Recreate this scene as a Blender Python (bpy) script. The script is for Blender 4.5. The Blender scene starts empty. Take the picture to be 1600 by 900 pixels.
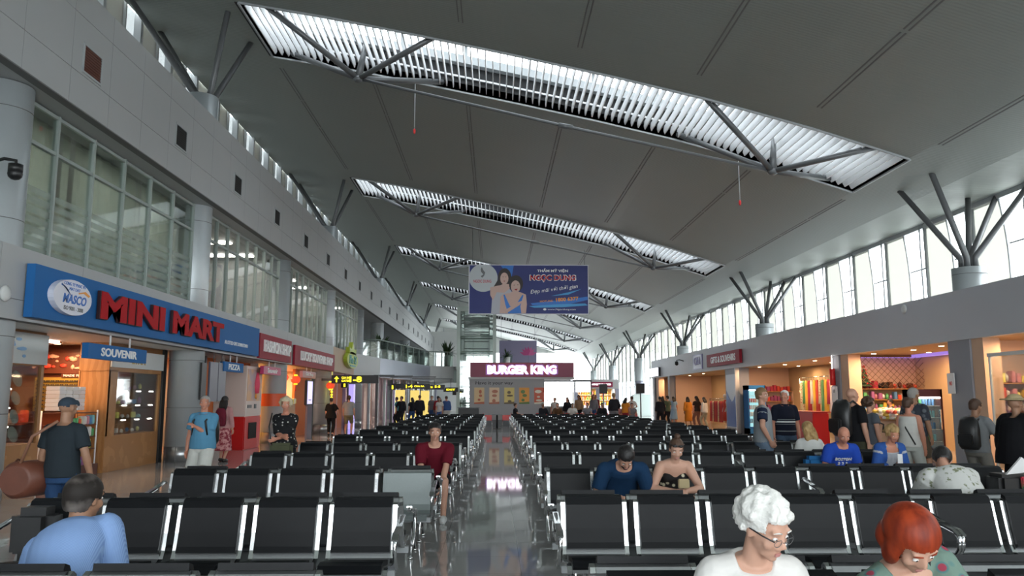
import bpy, bmesh, math, random
import numpy as np
from mathutils import Vector, Matrix, Euler
random.seed(7)
S = bpy.context.scene
COL = S.collection
R = math.radians
# ---------------- camera ----------------
cam_d = bpy.data.cameras.new('camera'); cam = bpy.data.objects.new('camera', cam_d); COL.objects.link(cam)
cam_d.sensor_width = 36; cam_d.lens = 1244/1600*36; cam_d.clip_end = 500; cam_d.clip_start = 0.05
cam.location = (0, 0, 1.60); cam.rotation_euler = (R(90+7.85), 0, R(-1.24))
S.camera = cam
# ---------------- world, exposure ----------------
W = bpy.data.worlds.new('sky'); S.world = W; W.use_nodes = True
bg = W.node_tree.nodes['Background']; bg.inputs[0].default_value = (.90, .97, 1.0, 1); bg.inputs[1].default_value = 3.9
S.view_settings.view_transform = 'Standard'; S.view_settings.look = 'None'
S.view_settings.gamma = 1; S.view_settings.use_curve_mapping = False
S.view_settings.exposure = 1.08
try:
    S.cycles.use_denoising = True; S.cycles.denoiser = 'OPENIMAGEDENOISE'
    S.cycles.max_bounces = 10; S.cycles.diffuse_bounces = 5; S.cycles.glossy_bounces = 4
    S.cycles.transparent_max_bounces = 24; S.cycles.transmission_bounces = 6
    S.cycles.sample_clamp_indirect = 6; S.cycles.caustics_reflective = False; S.cycles.caustics_refractive = False
except Exception: pass

def area_light(name, loc, rot, sx, sy, power, col=(1, 1, 1), portal=False):
    d = bpy.data.lights.new(name, 'AREA'); d.shape = 'RECTANGLE'; d.size = sx; d.size_y = sy; d.energy = power; d.color = col
    if portal:
        try: d.cycles.is_portal = True
        except Exception: pass
    o = bpy.data.objects.new(name, d); COL.objects.link(o); o.location = loc; o.rotation_euler = rot
    return o
# daylight portals at the glazing (they add no light of their own; they guide the sky's light)
area_light('window_portal', (14.9, 45, 3.7), (0, R(90), 0), 7.4, 130, 1, portal=True)
area_light('window_portal', (2, -11.9, 5.0), (R(90), 0, 0), 24, 10, 1, portal=True)
area_light('window_portal', (-10.6, 50, 10.6), (0, R(-90), 0), 4, 130, 1, portal=True)
area_light('window_portal', (2, 119.8, 4.0), (R(-90), 0, 0), 24, 12, 1, portal=True)
for k in range(6):
    area_light('window_portal', (2.0, 21.35+16.7*k, 12.9), (0, 0, 0), 17.4, 3.3, 1, portal=True)

# ---------------- materials ----------------
def mat(name, col, rough=.5, metal=0., spec=.5, em=None, es=0., alpha=1., trans=0., noise=0., nscale=8., bump=0., coat=0.):
    m = bpy.data.materials.new(name); m.use_nodes = True
    nt = m.node_tree; b = nt.nodes['Principled BSDF']
    b.inputs['Base Color'].default_value = (*col, 1); b.inputs['Roughness'].default_value = rough
    b.inputs['Metallic'].default_value = metal; b.inputs['Specular IOR Level'].default_value = spec
    if coat: b.inputs['Coat Weight'].default_value = coat
    if em: b.inputs['Emission Color'].default_value = (*em, 1); b.inputs['Emission Strength'].default_value = es
    if alpha < 1: b.inputs['Alpha'].default_value = alpha
    if trans: b.inputs['Transmission Weight'].default_value = trans
    if noise or bump:
        tc = nt.nodes.new('ShaderNodeTexCoord'); n = nt.nodes.new('ShaderNodeTexNoise'); n.inputs['Scale'].default_value = nscale
        n.inputs['Detail'].default_value = 4
        nt.links.new(tc.outputs['Object'], n.inputs['Vector'])
        if noise:
            mx = nt.nodes.new('ShaderNodeMix'); mx.data_type = 'RGBA'; nt.links.new(n.outputs['Fac'], mx.inputs[0])
            mx.inputs[6].default_value = (*[c*(1-noise) for c in col], 1); mx.inputs[7].default_value = (*[min(1, c*(1+noise)) for c in col], 1)
            nt.links.new(mx.outputs[2], b.inputs['Base Color'])
        if bump:
            bp = nt.nodes.new('ShaderNodeBump'); bp.inputs['Strength'].default_value = bump; bp.inputs['Distance'].default_value = .01
            nt.links.new(n.outputs['Fac'], bp.inputs['Height']); nt.links.new(bp.outputs[0], b.inputs['Normal'])
    return m

def tex_mat(name, kind, c1, c2, scale=10., rough=.8, thr=(.45, .55), c3=None, spec=.2, metal=0, **kw):
    """procedural two-colour pattern in object space"""
    m = mat(name, c1, rough, metal, spec); nt = m.node_tree; b = nt.nodes['Principled BSDF']
    tc = nt.nodes.new('ShaderNodeTexCoord'); mp = nt.nodes.new('ShaderNodeMapping')
    nt.links.new(tc.outputs['Object'], mp.inputs[0]); mp.inputs['Scale'].default_value = kw.get('vs', (1, 1, 1)); mp.inputs['Rotation'].default_value = kw.get('rot', (0, 0, 0))
    cr = nt.nodes.new('ShaderNodeValToRGB')
    if kind == 'brick':
        t = nt.nodes.new('ShaderNodeTexBrick'); t.inputs['Scale'].default_value = scale
        t.inputs['Color1'].default_value = (*c1, 1); t.inputs['Color2'].default_value = (*(c3 or c1), 1); t.inputs['Mortar'].default_value = (*c2, 1)
        t.inputs['Mortar Size'].default_value = kw.get('mortar', .01); t.inputs['Brick Width'].default_value = kw.get('bw', 1); t.inputs['Row Height'].default_value = kw.get('bh', 1)
        t.offset = kw.get('offset', 0); t.inputs['Bias'].default_value = kw.get('bias', 0); t.inputs['Mortar Smooth'].default_value = 0
        nt.links.new(mp.outputs[0], t.inputs['Vector']); nt.links.new(t.outputs['Color'], b.inputs['Base Color']); return m
    if kind == 'voronoi':
        t = nt.nodes.new('ShaderNodeTexVoronoi'); t.inputs['Scale'].default_value = scale; out = t.outputs['Distance']
    elif kind == 'wave':
        t = nt.nodes.new('ShaderNodeTexWave'); t.inputs['Scale'].default_value = scale; t.bands_direction = kw.get('dir', 'Z'); out = t.outputs['Fac']
        t.inputs['Distortion'].default_value = kw.get('dist', 0)
    else:
        t = nt.nodes.new('ShaderNodeTexNoise'); t.inputs['Scale'].default_value = scale; t.inputs['Detail'].default_value = kw.get('detail', 3); out = t.outputs['Fac']
    nt.links.new(mp.outputs[0], t.inputs['Vector']); nt.links.new(out, cr.inputs[0])
    e = cr.color_ramp.elements; e[0].position = thr[0]; e[0].color = (*c1, 1); e[1].position = thr[1]; e[1].color = (*c2, 1)
    if c3:
        x = cr.color_ramp.elements.new(min(.99, thr[1]+kw.get('g3', .12))); x.color = (*c3, 1)
    nt.links.new(cr.outputs[0], b.inputs['Base Color'])
    return m

def glass_mat(name, tint=(1, 1, 1), gloss=.12, opac=0., ocol=(.5, .6, .55)):
    m = bpy.data.materials.new(name); m.use_nodes = True; nt = m.node_tree; nt.nodes.clear()
    out = nt.nodes.new('ShaderNodeOutputMaterial'); tr = nt.nodes.new('ShaderNodeBsdfTransparent'); tr.inputs[0].default_value = (*tint, 1)
    gl = nt.nodes.new('ShaderNodeBsdfGlossy'); gl.inputs['Roughness'].default_value = .03
    fr = nt.nodes.new('ShaderNodeLayerWeight'); fr.inputs[0].default_value = .35
    mul = nt.nodes.new('ShaderNodeMath'); mul.operation = 'MULTIPLY_ADD'; mul.inputs[1].default_value = .5; mul.inputs[2].default_value = gloss*.5
    nt.links.new(fr.outputs['Fresnel'], mul.inputs[0])
    m1 = nt.nodes.new('ShaderNodeMixShader'); nt.links.new(mul.outputs[0], m1.inputs[0]); nt.links.new(tr.outputs[0], m1.inputs[1]); nt.links.new(gl.outputs[0], m1.inputs[2])
    last = m1
    if opac:
        df = nt.nodes.new('ShaderNodeBsdfDiffuse'); df.inputs[0].default_value = (*ocol, 1)
        m2 = nt.nodes.new('ShaderNodeMixShader'); m2.inputs[0].default_value = opac
        nt.links.new(m1.outputs[0], m2.inputs[1]); nt.links.new(df.outputs[0], m2.inputs[2]); last = m2
    nt.links.new(last.outputs[0], out.inputs[0]); return m

def emat(name, col, s):
    return mat(name, (.02, .02, .02), .4, em=col, es=s)

K = {}
K['white'] = mat('white paint', (.62, .63, .62), .5, noise=.04)
K['black'] = mat('black plastic', (.012, .012, .013), .4)
K['dark'] = mat('dark gap', (.01, .01, .01), .8)
K['chrome'] = mat('chrome steel', (.78, .79, .8), .16, 1.)
K['sheet'] = mat('perforated steel', (.42, .43, .44), .34, .85, noise=.08, nscale=60)
K['greysheet'] = mat('grey coated perforated steel', (.20, .225, .225), .45, .35, noise=.06, nscale=60)
K['pad'] = mat('black leatherette', (.0045, .005, .0065), .45, spec=.22, noise=.15, nscale=12, bump=.15)
K['strut'] = mat('grey painted steel tube', (.13, .135, .14), .4, .3)
K['strut2'] = mat('light grey painted steel', (.40, .42, .43), .45, .2)
K['column'] = mat('brushed silver cladding', (.50, .54, .56), .38, .35, noise=.05, nscale=3)
K['fascia'] = tex_mat('aluminium cladding', 'brick', (.30, .305, .31), (.13, .13, .13), 1, .4, vs=(1, 1, 1), mortar=.006, bw=1, bh=1, spec=.4)
K['alum'] = mat('grey aluminium panel', (.40, .41, .415), .5, .1, noise=.04, nscale=.8)
K['ralum'] = mat('bluish grey painted metal', (.50, .52, .57), .5, .1, noise=.04, nscale=.8)
K['seam'] = mat('panel joint', (.15, .15, .15), .7)
K['wood'] = tex_mat('honey wood veneer', 'wave', (.36, .17, .06), (.42, .21, .08), 2.2, .4, dist=5, dir='X', spec=.4)
K['darkwood'] = mat('reddish brown wood', (.10, .025, .012), .45, noise=.2)
K['tan'] = mat('tan painted wall', (.50, .36, .21), .7, noise=.05, nscale=2)
K['green_glass'] = glass_mat('green tinted glass', (.77, .83, .80), .25, .0)
K['clear'] = glass_mat('clear glass', (.93, .96, .95), .1)
K['bluesign'] = mat('blue sign board', (.02, .13, .36), .6, spec=.2, noise=.06, nscale=2)
K['redsign'] = mat('crimson sign board', (.30, .012, .03), .55, spec=.2)
K['maroon'] = mat('maroon sign board', (.24, .012, .055), .4, noise=.05)
K['red'] = mat('bright red gloss', (.60, .015, .015), .3)
K['redletter'] = mat('red acrylic letter', (.42, .006, .012), .6, spec=.15)
K['wl'] = mat('white lettering', (.8, .8, .8), .4)
K['litwhite'] = emat('lit white acrylic', (1, .96, 1), 2.2)
K['yellowlit'] = emat('lit yellow lettering', (1, .8, .02), 1.1)
K['lamp'] = emat('glowing lamp', (1, .62, .35), 18)
K['lampw'] = emat('glowing cool lamp', (1, .93, .85), 9)
K['skin'] = mat('skin', (.50, .27, .19), .5, spec=.35, noise=.08, nscale=14)
K['skin_pale'] = mat('pale skin', (.54, .31, .225), .5, spec=.35, noise=.06, nscale=14)
K['skin_red'] = mat('sunburnt skin', (.55, .24, .16), .5, spec=.35, noise=.08, nscale=14)
K['skin_tan'] = mat('tanned skin', (.32, .17, .105), .5, spec=.35, noise=.08, nscale=14)
K['lips'] = mat('lips', (.40, .17, .15), .45)
K['eyew'] = mat('eye white', (.7, .68, .66), .3)
K['iris'] = mat('dark iris', (.03, .02, .015), .2)

# ---------------- builders ----------------
class MB:
    def __init__(s): s.v = []; s.f = []; s.m = []; s.n = 0; s.sm = []
    def add(s, vs, fs, mi=0, smooth=False):
        b = s.n; s.v.extend([tuple(v) for v in vs]); s.n += len(vs)
        for f in fs: s.f.append(tuple(i+b for i in f)); s.m.append(mi); s.sm.append(smooth)
        return s
    def box(s, x0, x1, y0, y1, z0, z1, mi=0):
        return s.add([(x, y, z) for z in (z0, z1) for y in (y0, y1) for x in (x0, x1)],
                     [(0, 2, 3, 1), (4, 5, 7, 6), (0, 1, 5, 4), (2, 6, 7, 3), (0, 4, 6, 2), (1, 3, 7, 5)], mi)
    def bev(s, x0, x1, y0, y1, z0, z1, r=.01, mi=0):
        bm = bmesh.new(); bmesh.ops.create_cube(bm, size=1)
        for v in bm.verts: v.co = Vector(((x0+x1)/2+v.co.x*(x1-x0), (y0+y1)/2+v.co.y*(y1-y0), (z0+z1)/2+v.co.z*(z1-z0)))
        bmesh.ops.bevel(bm, geom=bm.edges[:], offset=r, segments=2, affect='EDGES')
        bm.verts.index_update(); s.add([v.co[:] for v in bm.verts], [[v.index for v in f.verts] for f in bm.faces], mi, False); bm.free(); return s
    def loft(s, rings, mi=0, seg=12, cap=True, smooth=True):
        """rings: (centre, rx, ry, axis_x, axis_y)"""
        vs = []
        for c, rx, ry, ax, ay in rings:
            for i in range(seg):
                t = 2*math.pi*i/seg; vs.append(tuple(np.array(c)+np.array(ax)*rx*math.cos(t)+np.array(ay)*ry*math.sin(t)))
        fs = []
        for k in range(len(rings)-1):
            for i in range(seg):
                j = (i+1) % seg; fs.append((k*seg+i, k*seg+j, (k+1)*seg+j, (k+1)*seg+i))
        s.add(vs, fs, mi, smooth)
        if cap:
            b = s.n-len(vs); n = len(rings)
            s.f.append(tuple(b+i for i in reversed(range(seg)))); s.m.append(mi); s.sm.append(False)
            s.f.append(tuple(b+(n-1)*seg+i for i in range(seg))); s.m.append(mi); s.sm.append(False)
        return s
    def tube(s, pts, r, mi=0, seg=8, smooth=True):
        pts = [Vector(p) for p in pts]; rs = r if isinstance(r, (list, tuple)) else [r]*len(pts); rings = []; pa = None
        for i, p in enumerate(pts):
            d = (pts[min(i+1, len(pts)-1)]-pts[max(i-1, 0)]).normalized()
            if pa is None: a = d.orthogonal().normalized()
            else:
                a = pa-d*pa.dot(d); a = a.normalized() if a.length > 1e-5 else d.orthogonal().normalized()
            pa = a; rings.append((p, rs[i], rs[i], a, d.cross(a)))
        return s.loft(rings, mi, seg, True, smooth)
    def cyl(s, p0, p1, r, mi=0, seg=16, r1=None): return s.tube([p0, p1], [r, r if r1 is None else r1], mi, seg)
    def ball(s, c, r, mi=0, sub=2, rot=None):
        if not isinstance(r, (tuple, list)): r = (r, r, r)
        V, F_ = ico(sub); P = V*np.array(r)
        if rot is not None: P = P @ np.array(rot.to_3x3()).T
        return s.add(P+np.array(c), F_, mi, True)
    def sweep(s, pts, w, t, mi=0, x0=0):
        """flat strip: pts = (y, z) profile, x from x0 to x0+w, thickness t towards the left normal"""
        n = len(pts); vs = []
        for i, (y, z) in enumerate(pts):
            a = pts[max(0, i-1)]; b = pts[min(n-1, i+1)]; dy, dz = b[0]-a[0], b[1]-a[1]; L = math.hypot(dy, dz) or 1; ny, nz = -dz/L*t, dy/L*t
            vs += [(x0, y, z), (x0+w, y, z), (x0+w, y+ny, z+nz), (x0, y+ny, z+nz)]
        fs = []
        for i in range(n-1):
            for j in range(4):
                k = (j+1) % 4; fs.append((i*4+j, i*4+k, i*4+4+k, i*4+4+j))
        fs += [(3, 2, 1, 0), tuple((n-1)*4+j for j in range(4))]
        return s.add(vs, fs, mi)
    def prism(s, poly, fr, d0, d1, mi=0):
        """poly in (u,v) of frame fr=(o,ux,uz,n), extruded from d0 to d1 along n"""
        o, ux, uz, n = fr; k = len(poly)
        vs = [o+ux*u+uz*v+n*d for d in (d0, d1) for u, v in poly]
        return s.add(vs, [tuple(reversed(range(k))), tuple(range(k, 2*k))]+[(i, (i+1) % k, k+(i+1) % k, k+i) for i in range(k)], mi)
    def build(s, name, mats, parent=None, local=False, **tags):
        vs = s.v; loc = (0, 0, 0)
        if not local:
            if parent is None:
                a = np.array(vs); o = np.array([(a[:, 0].min()+a[:, 0].max())/2, (a[:, 1].min()+a[:, 1].max())/2, a[:, 2].min()])
                vs = (a-o).tolist(); loc = tuple(o)
            else:
                w = np.zeros(3); p = parent
                while p is not None: w += np.array(p.location); p = p.parent
                vs = (np.array(vs)-w).tolist()
        me = bpy.data.meshes.new(name); me.from_pydata(vs, [], s.f)
        if not isinstance(mats, (list, tuple)): mats = [mats]
        for m_ in mats: me.materials.append(K[m_] if isinstance(m_, str) else m_)
        me.polygons.foreach_set('material_index', s.m); me.polygons.foreach_set('use_smooth', s.sm); me.update()
        o = bpy.data.objects.new(name, me); COL.objects.link(o); o.location = loc
        if parent is not None: o.parent = parent
        for k_, v_ in tags.items(): o[k_] = v_
        return o
_ico = {}
def ico(sub):
    if sub not in _ico:
        bm = bmesh.new(); bmesh.ops.create_icosphere(bm, subdivisions=sub, radius=1); bm.verts.index_update()
        _ico[sub] = (np.array([v.co[:] for v in bm.verts]), [[v.index for v in f.verts] for f in bm.faces]); bm.free()
    return _ico[sub]
def thing(name, label, cat, loc=(0, 0, 0), rz=0., group=None):
    o = bpy.data.objects.new(name, None); o.empty_display_size = .1; COL.objects.link(o); o.location = loc; o.rotation_euler = (0, 0, rz)
    return tag(o, label, cat, group)
def tag(o, label, cat, group=None):
    o['label'] = label; o['category'] = cat
    if group: o['group'] = group
    return o
def struct(o): o['kind'] = 'structure'; return o
def dup(o, parent=None, **kw):
    c = o.copy(); COL.objects.link(c); c.parent = parent
    for ch in o.children: dup(ch, c)
    return c
V3 = Vector
FR = lambda o, ux: (V3(o), V3(ux), V3((0, 0, 1)), V3(ux).cross(V3((0, 0, 1))))
LEFT = (0, 1, 0); RIGHT = (0, -1, 0); FRONT = (1, 0, 0)
_tc = {}
def textmesh(s, bold=0., align=None):
    cu = bpy.data.curves.new('t', 'FONT'); cu.body = s; cu.size = 1; cu.offset = bold; cu.resolution_u = 3; cu.extrude = .5
    o = bpy.data.objects.new('t', cu); COL.objects.link(o)
    dg = bpy.context.evaluated_depsgraph_get(); me = bpy.data.meshes.new_from_object(o.evaluated_get(dg))
    bpy.data.objects.remove(o); v = np.array([x.co[:] for x in me.vertices]); f = [tuple(p.vertices) for p in me.polygons]
    bpy.data.meshes.remove(me)
    lo, hi = v.min(0), v.max(0); v[:, :2] -= (lo[:2]+hi[:2])/2; return v, f, hi-lo
def lettering(s, fr, u, v, w, h, d0, d1, m, parent, bold=.02, name='lettering', italic=0., rot=0., label=None):
    """text centred at (u,v) of frame fr, stretched into w x h"""
    if (s, bold) not in _tc: _tc[(s, bold)] = textmesh(s, bold)
    P, F_, dim = _tc[(s, bold)]; o, ux, uz, n = fr; b = MB(); vs = []
    cr, sr = math.cos(rot), math.sin(rot)
    for x, y, z in P:
        a, c = x/dim[0]*w+italic*y/dim[1]*h, y/dim[1]*h; a, c = a*cr-c*sr, a*sr+c*cr
        vs.append(o+ux*(u+a)+uz*(v+c)+n*(d0+(d1-d0)*(z+.5)))
    b.add(vs, F_); r = b.build(name, m, parent)
    if label: r['label'] = label
    return r
def disc_poly(cx, cy, rx, ry, n=24, a0=0, a1=2*math.pi):
    return [(cx+rx*math.cos(a0+(a1-a0)*i/n), cy+ry*math.sin(a0+(a1-a0)*i/n)) for i in range(n if a1-a0 > 6.2 else n+1)]
def wbox(fr, u0, u1, v0, v1, d0, d1, b=None, mi=0):
    b = b or MB(); return b.prism([(u0, v0), (u1, v0), (u1, v1), (u0, v1)], fr, d0, d1, mi)
# ================= setting =================
ZC = [(-10.0, 12.2), (-8.4, 12.04), (-6.7, 11.82), (-4.3, 11.42), (-1.9, 10.94), (.6, 10.42), (3.1, 9.87), (5.4, 9.32), (8.2, 8.53), (10.7, 7.72), (12.4, 7.38), (14.5, 7.33)]
def zc(x): return float(np.interp(x, [a for a, b in ZC], [b for a, b in ZC]))
SKY = [19.7+16.7*k for k in range(6)]; SKW = 3.3; SX0, SX1 = -6.7, 10.7
# floor: glossy stone tiles
m = tex_mat('glossy grey floor tiles', 'brick', (.44, .43, .43), (.22, .22, .22), 1, .10, c3=(.455, .445, .44), vs=(1, 1, 1), mortar=.0022, bw=.8, bh=.8, spec=.55)
K['floor'] = m
nt = m.node_tree; b_ = nt.nodes['Principled BSDF']; n_ = nt.nodes.new('ShaderNodeTexNoise'); n_.inputs['Scale'].default_value = 3
mr = nt.nodes.new('ShaderNodeMapRange'); mr.inputs[3].default_value = .02; mr.inputs[4].default_value = .075; nt.links.new(n_.outputs[0], mr.inputs[0]); nt.links.new(mr.outputs[0], b_.inputs['Roughness'])
struct(MB().box(-14, 14.5, -12, 120, -.2, 0).build('floor', 'floor'))
K['ground'] = mat('pale concrete apron', (.55, .56, .55), .9, noise=.1, nscale=.3)
struct(MB().box(14.7, 160, -60, 260, -.5, -.3).build('ground', 'ground'))
# ceiling: curved shell with slots for the skylights
K['ceil'] = mat('grey ceiling sheet', (.245, .268, .248), .55, noise=.04, nscale=.5)
nt = K['ceil'].node_tree; b_ = nt.nodes['Principled BSDF']
tc_ = nt.nodes.new('ShaderNodeTexCoord'); wv = nt.nodes.new('ShaderNodeTexWave'); wv.bands_direction = 'Y'; wv.inputs['Scale'].default_value = 3.2
bp_ = nt.nodes.new('ShaderNodeBump'); bp_.inputs['Strength'].default_value = .35; bp_.inputs['Distance'].default_value = .01
nt.links.new(tc_.outputs['Object'], wv.inputs[0]); nt.links.new(wv.outputs['Fac'], bp_.inputs['Height']); nt.links.new(bp_.outputs[0], b_.inputs['Normal'])
xs = sorted(set([a for a, b in ZC]+list(np.linspace(-10, 14.5, 41).round(2))+[SX0, SX1])); cb = MB()
def shell(x0, x1, y0, y1):
    X = [x for x in xs if x0-1e-6 <= x <= x1+1e-6]; vs = []; fs = []
    for x in X: z = zc(x); vs += [(x, y0, z), (x, y1, z), (x, y0, z+.25), (x, y1, z+.25)]
    for i in range(len(X)-1):
        a = 4*i; c = a+4; fs += [(a, a+1, c+1, c), (a+2, c+2, c+3, a+3), (a, c, c+2, a+2), (a+1, a+3, c+3, c+1)]
    n = 4*(len(X)-1); fs += [(0, 2, 3, 1), (n, n+1, n+3, n+2)]; cb.add(vs, fs, 0, False)
yy = -12
for y in SKY:
    shell(-10, 14.5, yy, y); shell(-10, SX0, y, y+SKW); shell(SX1, 14.5, y, y+SKW); yy = y+SKW
shell(-10, 14.5, yy, 120)
struct(cb.build('ceiling', 'ceil'))
# joints in the ceiling: pairs of thin dark channels
jb = MB()
for i in range(7):
    x = -6.7+2.92*i
    for y0, y1 in [(2, 18.6)]+[(SKY[k]+SKW+.9, SKY[k]+16.7-1.3) for k in range(5)]:
        for dx in (-.05, .05):
            n = 1 if y0 > 30 else 4
            for q in range(n):
                a = y0+(y1-y0)*q/n; c = y0+(y1-y0)*(q+1)/n-.12
                z0, z1 = zc(x+dx-.02), zc(x+dx+.02)
                jb.add([(x+dx-.013, a, z0-.008), (x+dx+.013, a, z1-.008), (x+dx+.013, c, z1-.008), (x+dx-.013, c, z0-.008),
                        (x+dx-.02, a, z0+.01), (x+dx+.02, a, z1+.01), (x+dx+.02, c, z1+.01), (x+dx-.02, c, z0+.01)],
                       [(0, 3, 2, 1), (0, 1, 5, 4), (1, 2, 6, 5), (2, 3, 7, 6), (3, 0, 4, 7)])
struct(jb.build('trim_1', 'seam'))
K['blade'] = mat('white louvre blade', (.78, .79, .80), .45)
K['roofglass'] = glass_mat('tinted roof glass', (.86, .87, .88), .1)
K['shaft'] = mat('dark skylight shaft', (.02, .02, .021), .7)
ORD = ['nearest', 'second', 'third', 'fourth', 'fifth', 'sixth']
def slope_strip(b, x0, x1, ya, yb, h0, h1, n=16, mi=0):
    X = np.linspace(x0, x1, n+1); vs = []; fs = []
    for x in X: z = zc(x); vs += [(x, ya, z+h0), (x, yb, z+h0), (x, yb, z+h1), (x, ya, z+h1)]
    for i in range(n):
        for j in range(4): k = (j+1) % 4; fs.append((4*i+j, 4*i+4+j, 4*i+4+k, 4*i+k))
    fs += [(0, 1, 2, 3), (4*n+3, 4*n+2, 4*n+1, 4*n)]; b.add(vs, fs, mi)
for k, y in enumerate(SKY):
    t = thing('louvred_skylight', f'long slatted roof light across the ceiling, {ORD[k]} one from the front', 'skylight', (2, y+SKW/2, zc(2)), group='louvred roof lights')
    b = MB(); y1 = y+SKW
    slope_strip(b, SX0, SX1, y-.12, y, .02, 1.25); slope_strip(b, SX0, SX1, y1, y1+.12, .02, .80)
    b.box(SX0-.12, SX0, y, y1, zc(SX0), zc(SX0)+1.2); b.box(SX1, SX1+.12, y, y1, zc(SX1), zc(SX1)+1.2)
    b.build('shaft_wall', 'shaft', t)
    b = MB(); slope_strip(b, SX0, SX1, y1-.25, y1+.12, .80, 1.05); slope_strip(b, SX0, SX1, y1-.02, y1+.06, 1.48, 1.56); slope_strip(b, SX0, SX1, y, y+.2, 1.2, 1.35)
    for x in np.linspace(SX0, SX1, 10): slope_strip(b, x-.05, x+.05, y1, y1+.08, 1.0, 1.5, 1); slope_strip(b, x-.04, x+.04, y, y1, 1.42, 1.52, 1)
    b.build('roof_beam', 'strut2', t)
    b = MB(); slope_strip(b, SX0, SX1, y1-.1, y1-.05, .40, .45); slope_strip(b, SX0, SX1, y+.5, y+.56, .34, .40); b.build('pipe', 'blade', t)
    b = MB(); slope_strip(b, SX0, SX1, y1-.0, y1+.04, -.05, .03); slope_strip(b, SX0, SX1, y-.04, y, -.05, .03)
    b.box(SX0-.04, SX0, y, y1, zc(SX0)-.05, zc(SX0)+.03); b.box(SX1, SX1+.04, y, y1, zc(SX1)-.05, zc(SX1)+.03); b.build('frame', 'strut2', t)
    b = MB(); n = 88 if k < 2 else 60
    for i in range(n):
        x = SX0+.1+(SX1-SX0-.2)*i/(n-1); z = zc(x)
        b.add([(x-.012, y+.02, z+.16), (x-.012, y+.16, z+.0), (x-.012, y1-.16, z+.0), (x-.012, y1-.02, z+.16), (x-.012, y1-.16, z+.26), (x-.012, y+.16, z+.26)] +
              [(x+.012, y+.02, z+.16), (x+.012, y+.16, z+.0), (x+.012, y1-.16, z+.0), (x+.012, y1-.02, z+.16), (x+.012, y1-.16, z+.26), (x+.012, y+.16, z+.26)],
              [(0, 1, 2, 3, 4, 5), (11, 10, 9, 8, 7, 6)]+[(i_, 6+i_, 6+(i_+1) % 6, (i_+1) % 6) for i_ in range(6)])
    b.build('louvre_blades', 'blade', t)
    b = MB(); slope_strip(b, SX0, SX1, y, y1, 1.6, 1.62); b.build('roof_glazing', 'roofglass', t)
    # tie bar with V struts under the light
    t = thing('tied_strut_frame', f'grey tubular tie bar and V struts under the {ORD[k]} slatted roof light', 'roof strut', (2, y+1.6, 8.5), group='tie bars with V struts under the roof lights')
    yn = y+1.6; A_ = (-3.83, yn, 10.42); B_ = (7.7, yn, 7.83); sg = 10 if k < 2 else 8
    b = MB(); M_ = (1.95, yn, (A_[2]+B_[2])/2-.04); b.tube([A_, M_, B_], .045, 0, sg); b.tube([(1.75, yn, M_[2]+.04), (2.15, yn, M_[2]-.04)], .075, 0, sg); b.build('tie_bar', 'strut', t)
    for nd in (A_, B_):
        for sx in (-2.25, 2.25):
            for yy_ in (y+.12, y1-.12):
                MB().tube([nd, (nd[0]+sx, yy_, zc(nd[0]+sx)+.12)], [.075, .085], 0, sg).build('strut', 'strut', t)
        MB().tube([nd, (nd[0]+.15, yn+.2, zc(nd[0])+.25)], [.11, .06], 0, sg).build('post', 'strut', t)
        MB().ball((nd[0], nd[1], nd[2]-.01), (.15, .13, .11)).build('node_plate', 'strut', t)
for (x, y, z0, z1) in [(-2.41, 22.9, 9.40, zc(-2.41)), (7.26, 22.9, 7.27, zc(7.26))]:
    t = thing('hanging_pull_rod', 'thin rod with a small red tip below the '+('left' if x < 0 else 'right')+' half of the nearest roof light', 'hanging rod', (x, y, z0))
    MB().cyl((x, y, z0+.1), (x, y, z1+.02), .014, 0, 6).build('rod', 'strut2', t); MB().ball((x, y, z0+.06), (.04, .04, .09)).build('tip', 'red', t)

K['creamwall'] = glass_mat('cream translucent wall panel', (.62, .61, .57), .05, .4, (.9, .9, .85))
K['dimglass'] = glass_mat('light cutting clerestory pane', (.42, .43, .43), .05)
# ---- left wall: upper cladding band ----
def cladding(name, X, sgn, ys, zs, m, gap=.004, d=.03):
    b = MB()
    for y0, y1 in zip(ys, ys[1:]):
        for z0, z1 in zip(zs, zs[1:]): b.box(min(X, X-sgn*d), max(X, X-sgn*d), y0+gap, y1-gap, z0+gap, z1-gap)
    x0, x1 = sorted((X-sgn*d, X-sgn*.2)); b.box(x0, x1, ys[0], ys[-1], zs[0], zs[-1], 1)
    return struct(b.build(name, [m, 'seam']))
cladding('wall_left_upper', -7.3, 1, list(np.arange(11.84-1.372*17, 118, 1.372)), [6.63, 7.25, 8.29, 8.82], 'alum')
struct(MB().box(-9.95, -7.5, -12, 118, 8.55, 8.75).build('wall_left_ledge', 'white'))
struct(MB().box(-12, -7.5, -12, 118, 6.63, 6.72).build('wall_left_soffit', 'alum'))
b = MB()
y = -12
while y < 118: b.box(-10.1, -10.05, y, y+1.0, 8.75, 12.3, 0); b.box(-10.1, -9.9, y+1.75, y+1.9, 8.55, 12.3, 1); b.box(-10.1, -9.98, y+1.0, y+1.06, 8.75, 12.3, 1); y += 2.1
struct(MB().box(-10.14, -10.12, -12, 118, 8.75, 12.3).build('window_clerestory', 'dimglass'))  # full-length dim pane added to cut the daylight through the clerestory
struct(b.build('wall_left_clerestory', ['creamwall', 'strut2']))
b = MB(); gi = 0
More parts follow.
